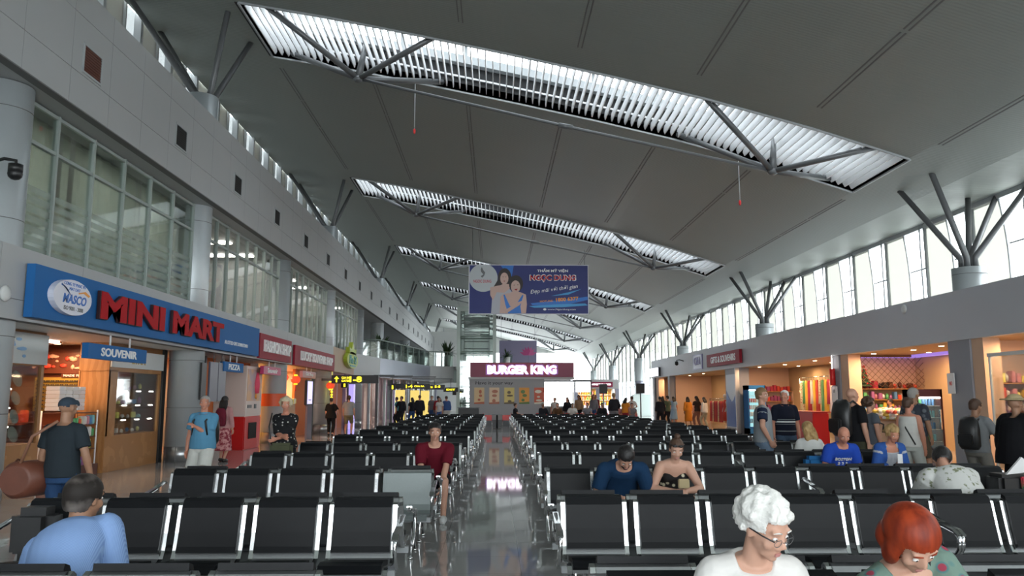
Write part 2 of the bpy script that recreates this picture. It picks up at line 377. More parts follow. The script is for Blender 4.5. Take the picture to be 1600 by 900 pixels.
for k in range(20):
    y = 13.89+4.12*k
    t = thing('air_vent', 'dark framed louvre vent in the upper left cladding, '+(f'{ORD[k]} from the front' if k < 6 else 'far along the hall'), 'vent', (-7.3, y, 7.31), group='row of vents in the upper left cladding')
    MB().box(-7.31, -7.28, y-.34, y-.30, 7.30, 7.85).box(-7.31, -7.28, y+.30, y+.34, 7.30, 7.85).box(-7.31, -7.28, y-.3, y+.3, 7.30, 7.34).box(-7.31, -7.28, y-.3, y+.3, 7.81, 7.85).build('frame', 'strut2', t)
    g = MB().box(-7.31, -7.296, y-.3, y+.3, 7.34, 7.81)
    if k < 5:
        for q in range(9): g.box(-7.30, -7.285, y-.3, y+.3, 7.36+.05*q, 7.37+.05*q)
    g.build('grille', 'darkwood' if k < 1 else 'dark', t)
# mid cladding (over the shops) and slab
cladding('wall_left_fascia', -7.45, 1, list(np.arange(-12, 38, 2.4))+[37.0], [2.8, 3.12, 3.95], 'alum')
struct(MB().box(-12, -7.65, -12, 48, 2.8, 2.9).build('wall_left_shop_ceiling', 'white'))
struct(MB().box(-12, -7.65, -12, 48, 3.8, 3.9).build('wall_left_mezzanine_floor', 'alum'))
K['tanpanel'] = mat('warm tan cladding', (.42, .27, .16), .5); K['lilac'] = mat('lilac grey satin metal', (.28, .29, .36), .3, .4)
struct(MB().box(-7.65, -7.45, 37.0, 42.5, 2.8, 3.95).build('wall_left_fascia_tan', 'tanpanel'))
def ribbon(name, pts, z0, z1, m, th=.15):
    b = MB()
    for (xa, ya), (xb, yb) in zip(pts, pts[1:]):
        b.add([(xa, ya, z0), (xb, yb, z0), (xb, yb, z1), (xa, ya, z1), (xa-.05, ya+th, z0), (xb-.05, yb+th, z0), (xb-.05, yb+th, z1), (xa-.05, ya+th, z1)],
              [(0, 1, 2, 3), (5, 4, 7, 6), (3, 2, 6, 7), (1, 0, 4, 5)])
    return struct(b.build(name, m))
ribbon('wall_left_fascia_end', [(-7.45, 42.5), (-6.85, 48)], 2.8, 3.95, 'alum')
ribbon('wall_left_fascia_lilac', [(-6.85, 48), (-5.9, 53.5), (-4.85, 60)], 2.8, 3.95, 'lilac')
ribbon('wall_left_fascia_round', [(-4.85, 60), (-4.0, 60.6), (-3.1, 60.9), (-2.95, 61.8)], 2.75, 3.95, 'alum')
struct(MB().add([(-12, 42, 3.8), (-7.5, 42.5, 3.8), (-6.95, 48, 3.8), (-4.9, 60.2, 3.8), (-3.2, 61.5, 3.8), (-3.2, 66, 3.8), (-12, 110, 3.8)]+[(-12, 42, 2.9), (-7.5, 42.5, 2.9), (-6.95, 48, 2.9), (-4.9, 60.2, 2.9), (-3.2, 61.5, 2.9), (-3.2, 66, 2.9), (-12, 110, 2.9)],
    [tuple(range(7)), tuple(reversed(range(7, 14)))]+[(i, 7+i, 7+(i+1) % 7, (i+1) % 7) for i in range(7)]).build('wall_left_mezzanine_slab', 'alum'))
struct(MB().box(-12.2, -12, -12, 118, 0, 9).build('wall_left', 'alum'))
# columns
def col_ring(X, Y, r, ztop, seams, name='column', base=.38):
    b = MB(); b.cyl((X, Y, base), (X, Y, ztop), r, 0, 32); b.cyl((X, Y, 0), (X, Y, base), r+.006, 2, 32)
    for z in seams: b.cyl((X, Y, z-.006), (X, Y, z+.006), r+.0025, 1, 32)
    for i in range(8):
        a = math.pi*2*i/8; b.box(X+math.cos(a)*(r+.006)-.006, X+math.cos(a)*(r+.006)+.006, Y+math.sin(a)*(r+.006)-.006, Y+math.sin(a)*(r+.006)+.006, 0, base, 1)
    return struct(b.build(name, ['column', 'seam', 'sheet']))
for k in range(-2, 11):
    Y = 20.95+8.35*k
    if k > 3 and k % 2: continue
    col_ring(-8.0, Y, .43, 9.7 if k % 2 == 0 else 6.62, [1.35, 2.55, 4.4, 6.2] if k < 4 else [])
for k in range(6):
    Y = 21.3+16.7*k; sg = 10 if k < 2 else 8
    t = thing('branching_roof_column', f'dark tubular struts spreading to the ceiling on the left side, {ORD[k]} from the front', 'roof strut', (-8.0, Y, 9.7), group='branching struts along the left side')
    MB().cyl((-8.0, Y-.1, 9.6), (-8.0, Y-.1, 9.78), .3, 0, 16).build('cap', 'strut', t)
    for tx, ty in [(-9.8, -.95), (-9.8, .95), (-7.2, -.95), (-7.15, .95)]:
        x0 = -8.12 if tx < -8 else -7.9
        MB().tube([(x0, Y+ty*.15, 9.72), (x0+(tx-x0)*.12, Y+ty*.2, 9.95), (tx, Y+ty, zc(tx)+.02)], [.09, .09, .075], 0, sg).build('strut', 'strut', t)
    t = thing('branching_roof_column', f'grey tubular struts fanning up from a round column on the right, {ORD[k]} from the front', 'roof strut', (13.0, Y, 0), group='branching struts along the right side')
    b = MB().cyl((13.0, Y, 0), (13.0, Y, 5.12), .43, 0, 32).cyl((13.0, Y, 4.93), (13.0, Y, 4.94), .434, 1, 32); b.build('round_column', ['column', 'seam'], t)
    for tx, ty in [(11.65, -.9), (11.7, .9), (13.75, 1.0), (14.35, -.9), (14.35, .6)]:
        x0 = 13.0+(.12 if tx > 13.5 else -.12)
        MB().tube([(x0, Y+ty*.15, 5.08), (x0, Y+ty*.15, 5.4), (tx, Y+ty, zc(tx)+.02)], [.085, .085, .075], 0, sg).build('strut', 'strut', t)

# ---- right side: shop band and glass wall ----
struct(MB().box(11.2, 11.4, -12, 57, 2.98, 4.18).box(11.4, 14.2, -12, 57, 4.0, 4.15).build('wall_right_fascia', 'ralum'))
struct(MB().box(11.4, 14.2, -12, 57, 2.98, 3.06).build('wall_right_shop_ceiling', 'tan'))
K['cream'] = glass_mat('cream translucent panel', (.19, .187, .165), .05, .30, (.95, .93, .85))
pf = MB(); arc = MB(); crm = MB()
y = 4.5; XG = 14.3; i = 0
while y < 118:
    zb = 4.15 if y < 57 else 0
    zt = zc(XG)
    pf.cyl((XG, y, zb), (XG, y, zt), .06, 0, 6); pf.cyl((XG-.05, y+.24, zb), (XG-.05, y+.24, zt), .03, 0, 6)
    A = [(XG-.02, y+.95+.32*(1-((z-5.2)/2.2)**2)*-1+.45, z) for z in np.linspace(max(zb, 3.3), zt, 9)]
    arc.tube(A, .03, 0, 5)
    for z in (4.35, 5.85) if y < 57 else (1.2, 2.7, 4.35, 5.85):
        arc.cyl((XG-.02, y-.1, z), (XG-.02, y+1.0, z), .028, 0, 6)
    P = [(q[1], q[2]) for q in A]+[(y+2.6, zt), (y+2.6, max(zb, 3.3))]
    crm.add([(XG+.02, a, c) for a, c in P], [tuple(range(len(P)))])
    y += 2.65; i += 1
o = struct(pf.build('window_1', 'strut2')); struct(arc.build('window_frame', 'strut2', o)); struct(crm.build('window_panel', 'cream', o))
struct(MB().box(14.28, 14.4, -12, 118, 0, .12).box(14.25, 14.45, -12, 118, 7.2, 7.6).build('wall_right_sill', 'strut2'))
# glazed far end; unseen back end left open to the sky for fill light
for yy_, nm in ((118.5, 'window_2'), (-11.5, 'window_3')):
    b = MB()
    for x in np.arange(-12, 14.6, 2.2): b.box(x-.05, x+.05, yy_, yy_+.12, 0, zc(max(-10, min(14.4, x))))
    for z in (1.2, 3.6, 5.4): b.box(-12, 14.5, yy_, yy_+.12, z-.04, z+.04)
    struct(b.build(nm, 'strut2'))
struct(MB().box(-12, 14.5, 118.7, 118.9, 8.2, 12.5).build('wall_far', 'white'))
struct(MB().box(-12, 14.5, -11.9, -11.7, 7.6, 12.5).build('wall_back', 'white'))
# ================= benches =================
PIT = .567; BW = .512; DC = .17   # seat pitch, outer width of a seat, half distance between the two backs
PROF = [(.045, .775), (.03, .80), (.0, .812), (-.022, .795), (-.035, .74), (-.07, .60), (-.105, .48), (-.135, .425), (-.19, .398), (-.27, .40), (-.40, .42), (-.50, .432), (-.555, .425), (-.58, .40), (-.575, .375)]
def seat_mb(x, full=True, pads=True, bare=False):
    """front-facing seat at x..x+BW; returns builders: shell, strips, back pad, seat pad"""
    sh = MB(); sh.sweep(PROF, BW-.05, .006, 0, x+.025)
    up = [(a-.004 if a < 0 else a, z+.006) for a, z in PROF]
    st = []
    for xx in (x, x+BW-.032): st.append(MB().sweep([(a, z-.006) for a, z in up], .032, .020, 0, xx))
    bp = MB(); f = lambda z: np.interp(z, [.425, .48, .60, .74, .795], [-.135, -.105, -.07, -.035, -.022])
    pr = [(f(z)-.002, z) for z in (.455, .50, .60, .70, .77)]+[(-.012, .806), (.02, .815)]
    bp.sweep(pr[::-1], BW-.075, -.034, 0, x+.0375)
    sp = MB(); sp.sweep([(-.25, .403), (-.33, .413), (-.42, .427), (-.50, .438), (-.56, .430), (-.585, .402)], BW-.075, -.032, 0, x+.0375)
    return sh, st, bp, sp
def flip(mb):
    mb.v = [(x, 2*DC-y, z) for x, y, z in mb.v]; mb.f = [tuple(reversed(f)) for f in mb.f]; return mb
def leg_mb(x):
    b = MB(); b.tube([(x, -.30, .37), (x, -.33, .33), (x, -.52, .02)], .016, 0, 6); b.tube([(x, -.26, .37), (x, -.22, .33), (x, -.06, .02)], .016, 0, 6)
    b.tube([(x, -.45, .12), (x, -.13, .12)], .009, 0, 6)
    for y in (-.525, -.055): b.cyl((x, y, 0), (x, y, .022), .028, 0, 10)
    return b
def arm_mb(x):
    b = MB(); b.tube([(x, -.02, .70), (x, -.10, .715), (x, -.30, .66), (x, -.50, .635), (x, -.545, .60), (x, -.53, .52), (x, -.44, .43), (x, -.34, .37)], .016, 0, 6)
    b.sweep([(-.06, .728), (-.30, .678), (-.49, .655), (-.55, .625)], .045, .014, 0, x-.0225); return b
def make_bench(n, near, skip=()):
    t = thing('airport_bench', 'x', 'bench')
    L = n*PIT-(PIT-BW)
    for side in (0, 1):
        fl = flip if side else (lambda q: q)
        for i in range(n):
            sh, st, bp, sp = seat_mb(i*PIT)
            bare = (side == 0 and i in skip)
            if near:
                s = fl(sh).build('seat', 'greysheet' if bare else 'sheet', t, True)
                if bare: s['label'] = 'bare grey metal seat without pads'
                for e_ in st: fl(e_).build('chrome_edge', 'greysheet' if bare else 'chrome', s, True)
                if not bare:
                    fl(bp).build('back_pad', 'pad', s, True); fl(sp).build('seat_pad', 'pad', s, True)
            else:
                o = MB()
                for mi, q in enumerate((sh, st[0], st[1], bp, sp)): o.add(q.v, q.f, (0, 1, 1, 2, 2)[mi])
                fl(o).build('seat', ['sheet', 'chrome', 'pad'], t, True)
        fl(MB().box(-.02, L+.02, -.32, -.26, .325, .375)).build('beam', 'strut2', t, True)
        for x in (.16, L/2, L-.16): fl(leg_mb(x)).build('leg', 'chrome', t, True)
        for x in (-.045, L+.045): fl(arm_mb(x)).build('armrest', 'chrome', t, True)
    MB().box(.3, L-.3, -.28, 2*DC+.28, .33, .345).build('cross_plate', 'strut2', t, True)
    return t
ROWS = [3.50, 6.26, 8.81, 11.41, 13.94, 16.56, 19.26, 21.9, 24.5, 27.1, 29.7, 32.3, 34.9, 37.5]
NUM = ['first', 'second', 'third', 'fourth', 'fifth', 'sixth', 'seventh', 'eighth', 'ninth', 'tenth', 'eleventh', 'twelfth', 'thirteenth', 'fourteenth']
protos = {}
LL = 5*PIT-(PIT-BW)
for r, Y in enumerate(ROWS):
    near = r < 6
    for blk in ('left', 'mid', 'right'):
        n = 4 if blk == 'right' else 5
        key = (n, near, (4,) if (r == 2 and blk == 'left') else ())
        if blk == 'left': X = -.87+.0217*min(Y, 19.5)-LL; yy = Y
        elif blk == 'mid': X = .38+.0217*min(Y, 17); yy = Y+.12
        else: X = .38+.0217*min(Y, 17)+5*PIT+.06; yy = Y+.12+(.0 if r % 2 else .05)
        if key in protos: t = dup(protos[key])
        else: t = protos[key] = make_bench(*key)
        t.location = (X, yy, 0)
        where = {'left': 'left of the aisle', 'mid': 'just right of the aisle', 'right': 'in the outer right block'}[blk]
        if r == 2 and blk == 'left': lab = 'back-to-back bench left of the aisle with one bare grey seat at its aisle end'
        elif r < 6: lab = f'black padded chrome bench, back-to-back, {NUM[r]} row from the front, {where}'
        else: lab = f'distant black and chrome bench, {NUM[r]} row from the front, {where}'
        tag(t, lab, 'bench', f'rows of benches {where}')
# ================= left shops =================
def sign(name, label, cat, c, ux, w, h, d, m, texts=(), group=None, edge=None, d0=0):
    fr = FR(c, ux); t = thing(name, label, cat, tuple(fr[0]-fr[2]*h/2), 0, group)
    wbox(fr, -w/2, w/2, -h/2, h/2, d0-d, d0).build('board', m, t)
    for tx in texts:
        s, u, v, tw, th, tm = tx[:6]; kw = tx[6] if len(tx) > 6 else {}
        e = kw.pop('ext', .012); lettering(s, fr, u, v, tw, th, d0, d0+e, tm, t, **kw)
    return t, fr
XF = -7.45
# mini mart sign
t, fr = sign('shop_sign', 'long blue MINI MART sign board over the left shops', 'sign', (XF+.16, 18.72, 3.29), LEFT, 12.15, .85, .14, 'bluesign')
K['letter_side'] = mat('dark letter edge', (.03, .008, .01), .5)
LT = [('MINI', -2.64, .0, 2.85, .50), ('MART', .91, .0, 3.35, .50)]
for s, u, v, w, h in LT: lettering(s, fr, u, v, w*1.02, h*1.04, .015, .075, 'letter_side', t, bold=.06, name='letter_edge'); lettering(s, fr, u, v, w, h, .075, .085, 'redletter', t, bold=.045)
lettering('ALLOTTED GIVE DOWNTOWN', fr, 3.93, -.19, 2.0, .10, 0, .01, 'wl', t, bold=0)
dk = MB().prism(disc_poly(-5.08, .0, .62, .30, 32), fr, .0, .10).build('logo_disc', mat('pale lilac white board', (.72, .72, .80), .4), t)
K['logoblue'] = mat('logo blue', (.02, .14, .5), .4); K['logoorange'] = mat('logo orange', (.8, .3, .03), .4)
lettering('MASCO', fr, -5.02, -.03, .75, .16, .10, .105, 'logoblue', dk, bold=.03, italic=.25)
lettering('CONG TY PHUC VU', fr, -5.05, .22, .7, .055, .10, .105, 'logoblue', dk, bold=0); lettering('MAT DAT', fr, -5.05, .14, .35, .05, .10, .105, 'logoblue', dk, bold=0)
lettering('ISO 9001 - 2008', fr, -5.05, -.19, .62, .07, .10, .105, 'strut', dk, bold=0)
MB().prism([(-5.48, .17), (-5.33, .15), (-5.21, .05), (-5.16, .02), (-5.27, .12), (-5.48, .20)], fr, .10, .105).build('swoosh', 'logoblue', dk)
MB().prism([(-4.92, .08), (-4.75, .11), (-4.58, .06), (-4.53, .09), (-4.7, .15), (-4.92, .10)], fr, .10, .105).build('swoosh', 'logoorange', dk)
sign('shop_sign', 'red FASHION SHOP sign board next to the blue mini mart sign', 'sign', (XF+.1, 27.05, 3.23), LEFT, 3.9, .78, .08, 'redsign', [('FASHION SHOP', .1, .02, 3.3, .38, 'wl', {'bold': .03, 'ext': .05})])
sign('shop_sign', 'red LUCKY SOUVENIR SHOP sign board left of the tan cladding', 'sign', (XF+.1, 33.2, 3.17), LEFT, 7.3, .74, .08, 'redsign', [('LUCKY SOUVENIR SHOP', .1, .02, 5.9, .36, 'wl', {'bold': .03, 'ext': .05})])
# hanging boards
def hang_sign(label, c, ux, w, h, m, txt, tm='wl', th=.16, tw=None, ztop=2.8, d=.12):
    t, fr = sign('hanging_sign', label, 'sign', c, ux, w, h, d, m, [(txt, 0, 0, tw or w*.6, th, tm, {'bold': .02})])
    for u in (-w*.12, w*.22): MB().cyl(fr[0]+fr[1]*u+fr[2]*h/2-fr[3]*d/2, V3((*(fr[0]+fr[1]*u-fr[3]*d/2)[:2], ztop)), .02, 0, 8).build('hanger', 'wl', t)
    return t
hang_sign('small blue SOUVENIR board hung below the mini mart sign', (-7.42, 15.95, 2.46), LEFT, 2.45, .28, 'bluesign', 'SOUVENIR', tw=1.5)
hang_sign('small blue board with white letters behind the dark screens', (-7.5, 23.2, 2.47), LEFT, 1.7, .27, 'bluesign', 'PIZZA', tw=1.0)
hang_sign('small pink board with white script under the fashion shop sign', (-7.5, 27.2, 2.5), LEFT, 2.1, .26, mat('pink board', (.5, .03, .13), .4), 'Souvenir', tw=1.2)
hang_sign('pale pink board hung under the lucky souvenir shop sign', (-7.5, 32.6, 2.52), LEFT, 2.3, .26, mat('pale pink board', (.55, .25, .27), .4), 'Gift Shop', tw=1.3)
K['limegreen'] = mat('lime yellow board', (.42, .52, .05), .4); K['teal'] = mat('teal letters', (.03, .25, .22), .4)
fr = FR((-7.25, 41.0, 3.5), LEFT); t = thing('shop_sign', 'round lime green crown-shaped shop sign on the tan cladding', 'sign', (-7.25, 41, 3.0))
MB().prism(disc_poly(0, 0, 1.55, .42, 28)[:14]+[(-1.4, .2), (-1.1, .35), (-1.3, .55), (-.5, .5), (-.1, .95), (.3, .5), (1.2, .6)][:0]+disc_poly(0, 0, 1.55, .42, 28)[14:], fr, -.2, 0).prism([(-.9, .3), (-1.0, .62), (-.35, .55), (-.05, .92), (.3, .55), (.95, .6), (.9, .3)], fr, -.2, 0).build('board', 'limegreen', t)
lettering('Pho 24', fr, 0, .02, 1.9, .42, 0, .03, 'teal', t, bold=.03)
MB().prism([(-.9, -.25), (.9, -.25), (.7, -.34), (-.7, -.34)], fr, 0, .02).build('ribbon', 'teal', t)
t, fr = sign('gate_sign', 'black overhead sign with yellow arrow and gates 1-8', 'sign', (-6.25, 36, 2.42), FRONT, 2.1, .37, .14, 'black', [('1-8', -.92+.95, 0, .55, .26, 'yellowlit', {'bold': .04}), ('CUA RA', -.42, .07, .36, .09, 'yellowlit', {'bold': .02}), ('GATES', -.42, -.07, .36, .09, 'yellowlit', {'bold': .02})])
MB().prism([(-.85, -.13), (-.79, -.13), (-.79, .02), (-.71, .02), (-.82, .14), (-.93, .02), (-.85, .02)], fr, 0, .012).build('arrow', 'yellowlit', t)
MB().box(-7.75, -7.25, 36.04, 36.1, 2.36, 2.46).box(-7.75, -7.69, 36.04, 37.4, 2.36, 2.46).build('bracket', 'strut', t)
gs = [(-5.0, 48, 2.28, 2.3, 'gates 1-4 board of black and yellow, upper one', [('1-4', -.1, 0, .4, .2), ('CUA RA', .5, 0, .6, .1)]), (-3.75, 50, 2.25, 1.3, 'black and yellow gate board right of the wider gate board', [('5-8', .2, .04, .35, .14), ('GATES', -.3, 0, .4, .1)]),
      (-3.0, 55, 2.15, 1.0, 'narrow black board with green letters above the far walkway', [('EXIT', 0, 0, .6, .12)]), (-2.6, 62, 1.95, 1.3, 'farthest black and yellow board above the left walkway', [('1-8', .2, 0, .5, .16)]),
      (-7.55, 40.5, 2.25, .35, 'little yellow pictogram board beside the far left shops', [('i', 0, 0, .1, .22)]), (-5.9, 46.5, 2.2, .35, 'little yellow pictogram board further along the far left walkway', [('i', 0, 0, .1, .22)])]
for x, y, z, w, lab, tx in gs:
    t, fr = sign('gate_sign', lab, 'sign', (x, y, z), FRONT, w, .3, .1, 'black', [(*q, 'yellowlit', {'bold': .03}) for q in tx], group='black and yellow wayfinding boards')
    MB().cyl((x, y+.05, z+.14), (x, y+.05, 2.86), .02).build('hanger', 'strut', t)
    if x > -6.8: MB().box(min(-3.3, np.interp(y, [48, 60], [-7.0, -5.0])), x+.1, y+.02, y+.08, 2.84, 2.92).build('bracket', 'strut', t)

# shop fronts and interiors
def rbox(name, x0, x1, y0, y1, z0, z1, m): return struct(MB().box(x0, x1, y0, y1, z0, z1).build(name, m))
rbox('wall_shop_left_back', -11.6, -11.5, -12, 48, 0, 2.8, 'darkwood')
for y, nm in ((13.1, 0), (20.42, 1), (25.0, 2), (28.6, 3), (36.9, 4), (43, 5), (49, 6), (55, 7), (61, 8), (12.0, 9)):
    rbox('wall_shop_left_divider', -11.5, -8.4, y-.06, y+.06, 0, 2.8, 'darkwood' if nm < 2 else 'white')
rbox('wall_shop_left_front', -8.5, -8.4, -12, 12.0, 0, 2.8, 'alum')
def downlight(x, y, z, p, col, label, group, glow='lamp'):
    t = thing('ceiling_spotlight', label, 'ceiling light', (x, y, z-.02), 0, group)
    MB().cyl((x, y, z-.025), (x, y, z), .085, 0, 14).build('ring', 'white', t); MB().cyl((x, y, z-.03), (x, y, z-.024), .065, 0, 14).build('bulb', glow, t)
    if p:
        d = bpy.data.lights.new('bulb_light', 'AREA'); d.shape = 'DISK'; d.size = .5; d.energy = p; d.color = col
        o = bpy.data.objects.new('bulb_light', d); COL.objects.link(o); o.location = (0, 0, -.06); o.parent = t
WARM = (1, .60, .32)
for i, (x, y) in enumerate([(-9.6, 14.4), (-9.3, 16.6), (-9.3, 19.3), (-9.6, 17.7)]): downlight(x, y, 2.8, 26, WARM, 'warm round ceiling spotlight inside the mini mart', 'mini mart ceiling spotlights')
for i, (x, y) in enumerate([(-8.9, 24.0), (-8.9, 26.8)]): downlight(x, y, 2.8, 30, WARM, 'bright spotlight in the ceiling near the red vending machine', 'spotlights by the vending machine')
for i, (x, y) in enumerate([(-9.3, 30.5), (-9.3, 33), (-9.3, 35.5)]): downlight(x, y, 2.8, 45, (1, .5, .22), 'warm spotlight inside the lucky souvenir shop', 'lucky souvenir shop spotlights')
for i, (x, y) in enumerate([(-9.2, 39.5), (-9.2, 46), (-8, 52), (-7, 58)]): downlight(x, y, 2.8, 60, (1, .72, .6), 'spotlight over the far left shops', 'far left spotlights', 'lampw')
t = thing('strip_light', 'pair of thin lit strips in the mini mart ceiling', 'ceiling light', (-9.3, 15.6, 2.72))
for y in (14.6, 16.4): MB().box(-9.34, -9.26, y-.75, y+.75, 2.74, 2.8).build('tube', emat('pinkish lit tube', (1, .7, .6), 2.5), t)

# mini mart: two wooden display cabinets facing the hall
def display_cabinet(label, y0, y1, goods, gcat, header=None):
    t = thing('display_cabinet', label, 'cabinet', (-8.7, (y0+y1)/2, 0)); x0, x1 = -9.05, -8.4
    MB().bev(x0, x1, y0, y1, 0, .78, .01).build('base', 'wood', t)
    MB().box(x0, x1, y0, y1, 2.18, 2.8).build('top_panel', 'wood', t)
    f = MB().box(x1-.05, x1, y0, y0+.09, .78, 2.2).box(x1-.05, x1, y1-.09, y1, .78, 2.2).box(x0, x0+.03, y0, y1, .78, 2.2); f.build('frame', 'wood', t)
    for z in (1.12, 1.45, 1.78): MB().box(x0, x1-.06, y0+.09, y1-.09, z, z+.015).build('shelf', 'clear', t)
    MB().box(x1-.04, x1-.03, y0+.09, y1-.09, .78, 2.18).build('glass_pane', 'clear', t)
    for z in (1.74, 1.41, 1.08):
        for yy in np.arange(y0+.35, y1-.2, .7): MB().box(x1-.12, x1-.08, yy-.07, yy+.07, z, z+.025).build('shelf_lamp', 'lampw', t)
    if y0 > 17: MB().box(x0, x1, y0+.02, y0+.42, .78, 2.2).build('corner_pillar', 'wood', t)
    if header: header(t, y0, y1)
    return t
def hdrA(t, y0, y1):
    fr = FR((-8.38, (y0+y1)/2, 2.45), LEFT); MB().prism([(-(y1-y0)/2, -.25), ((y1-y0)/2, -.25), ((y1-y0)/2, .3), (-(y1-y0)/2, .3)], fr, 0, .03).build('header_poster', mat('pale poster', (.62, .66, .66), .4), t)
    b = MB(); random.seed(3)
    for i in range(14):
        u, v = random.uniform(-.8, .35), random.uniform(-.15, .2); b.prism(disc_poly(u, v, random.uniform(.04, .16), .03, 8), fr, .031, .034+i*.0002)
    b.build('poster_print', mat('blue poster print', (.25, .45, .7), .4), t)
def hdrB(t, y0, y1):
    fr = FR((-8.38, (y0+y1)/2, 2.45), LEFT); MB().prism([(-(y1-y0)/2, -.18), ((y1-y0)/2, -.18), ((y1-y0)/2, .22), (-(y1-y0)/2, .22)], fr, 0, .03).build('header_poster', mat('pale brand panel', (.60, .62, .62), .4), t)
    lettering('LYNA', fr, -.05, .02, .7, .2, .03, .04, mat('gold letter', (.45, .33, .1), .4, .5), t, bold=.03)
display_cabinet('honey wood display cabinet with lit plates, at the left edge', 13.16, 15.1, None, None, hdrA)
display_cabinet('honey wood glass display cabinet beside the silver column', 17.62, 20.36, None, None, hdrB)
K['plate'] = mat('patterned ceramic', (.40, .47, .43), .3, noise=.4, nscale=30)
def place(fn, n, base, cat, label, group):
    first = None
    for i in range(n):
        o = fn(i)
        if o is None: continue
        tag(o, label, cat, group)
random.seed(11)
def mkplate(i):
    row, c = divmod(i, 5); z = [.795, 1.135, 1.465, 1.795][row]; y = 13.42+.34*c; r = random.choice([.10, .13, .15])
    b = MB(); o = (-8.72, y, z+r); b.loft([((o[0]+.03, y, o[2]), r, r, (0, 1, 0), (-.25, 0, .97)), ((o[0], y, o[2]), r*.7, r*.7, (0, 1, 0), (-.25, 0, .97))], 0, 20)
    return b.build('display_plate', 'plate')
place(mkplate, 20, None, 'plate', 'patterned ceramic plate standing on a glass shelf at the left edge', 'plates in the left display cabinet')
PALC = [(.7, .1, .05), (.7, .5, .08), (.1, .4, .15), (.75, .72, .7), (.1, .25, .5), (.6, .25, .3), (.8, .75, .2), (.35, .12, .3), (.25, .55, .6)]
PAL = [mat('packet %s' % 'abcdefghi'[i], c, .4) for i, c in enumerate(PALC)]
def packet(x, y, z, w, d, h, m, name='packet', kind=0):
    b = MB()
    if kind == 0: b.bev(x-d/2, x+d/2, y-w/2, y+w/2, z, z+h, min(w, d, h)*.12)
    elif kind == 1: b.tube([(x, y, z), (x, y, z+h*.7), (x, y, z+h*.8), (x, y, z+h)], [w/2, w/2, w/4, w/4.5], 0, 10)
    else: b.ball((x, y, z+h/2), (d/2, w/2, h/2), 0, 1)
    return b.build(name, m)
def mksmall(i):
    row, c = divmod(i, 7); z = [.795, 1.135, 1.465, 1.795][row]; y = 18.2+.28*c
    return packet(-8.7, y, z, random.uniform(.07, .13), .09, random.uniform(.06, .16), random.choice(PAL[3:]), 'ornament', random.choice([0, 1, 2]))
place(mksmall, 28, None, 'ornament', 'small ornament on a glass shelf of the cabinet by the column', 'ornaments in the right display cabinet')
# sunglasses board
rbox('wall_shop_left_inner', -11.5, -8.9, 18.5, 18.58, 0, 2.8, 'darkwood')
t = thing('sunglasses_display', 'gold backed display board facing the hall inside the mini mart', 'display board', (-9.6, 18.45, 1.3))
MB().bev(-10.45, -9.42, 18.44, 18.5, 1.3, 2.06, .01).bev(-9.3, -8.92, 18.44, 18.5, 1.3, 2.06, .01).build('backboard', mat('gold board', (.50, .33, .07), .35, .4), t)
for r_ in range(8): MB().box(-10.42, -9.44, 18.40, 18.44, 1.345+.088*r_, 1.351+.088*r_).build('rail', 'strut', t)
def mksun(i):
    r_, c = divmod(i, 9); x = -10.35+.105*c; z = 1.365+.088*r_; g = MB()
    g.ball((x-.022, 18.42, z), (.019, .012, .014), 0, 1).ball((x+.022, 18.42, z), (.019, .012, .014), 0, 1).box(x-.045, x+.045, 18.415, 18.425, z+.006, z+.012)
    return g.build('sunglasses', 'black')
place(mksun, 72, None, 'sunglasses', 'dark sunglasses on a rail of the gold display board', 'sunglasses on the gold board')
t = thing('picture_panel', 'dark panel with red and pink food pictures above the sunglasses', 'picture', (-9.8, 18.45, 2.15))
MB().box(-10.6, -8.95, 18.42, 18.5, 2.15, 2.62).build('board', 'darkwood', t)
b = MB(); b2 = MB(); random.seed(5)
for i in range(30): (b if i % 2 else b2).ball((random.uniform(-10.5, -9.05), 18.41, random.uniform(2.25, 2.55)), (random.uniform(.05, .13), .012, random.uniform(.03, .07)), 0, 1)
b.build('print', mat('red print', (.5, .05, .03), .5), t); b2.build('print', mat('pink print', (.65, .35, .25), .5), t)
sign('wall_sign', 'narrow brown strip with small pale letters over the sunglasses', 'sign', (-9.4, 18.42, 2.10), FRONT, .9, .09, .02, 'darkwood', [('MADE FROM HERE', 0, 0, .8, .05, 'wl', {'bold': .01})])
# white boxes stack and colourful rack at the entrance
def mkwb(i):
    row, c = divmod(i, 4); return packet(-8.85, 16.40+.26*c, 1.34+.082*row, .24, .28, .078, 'wl' if i % 3 else PAL[3], 'carton')
t = thing('goods_rack', 'open rack with white posts and packed shelves at the mart entrance', 'shelf', (-8.7, 16.8, 0))
MB().box(-9.1, -8.45, 16.25, 17.5, 0, .22).build('base', 'darkwood', t)
for z in (.55, .80, 1.05, 1.30): MB().box(-9.05, -8.5, 16.3, 17.45, z-.02, z).build('shelf', 'darkwood', t)
for y in (16.3, 17.44):
    for x in (-8.5, -9.05): MB().cyl((x, y, .22), (x, y, 1.34), .018, 0, 8).build('post', 'wl', t)
place(mkwb, 24, None, 'carton', 'white carton stacked on top of the entrance rack', 'white cartons on the entrance rack')
def mkpk(i):
    row, c = divmod(i, 10); z = [.22, .55, .80, 1.05][row]; return packet(-8.62, 16.38+.112*c, z, .10, .16, random.uniform(.11, .2), random.choice(PAL), 'packet', random.choice([0, 0, 1]))
place(mkpk, 40, None, 'packet', 'small colourful packet on a shelf of the entrance rack', 'packets on the entrance rack')
t = thing('sales_counter', 'dark brown counter in the mini mart doorway with candy boxes', 'counter', (-9.9, 16.6, 0)); MB().bev(-10.3, -9.7, 15.6, 17.3, 0, 1.05, .02).build('body', 'darkwood', t); MB().bev(-10.35, -9.65, 15.55, 17.35, 1.05, 1.09, .01).build('top', 'darkwood', t)
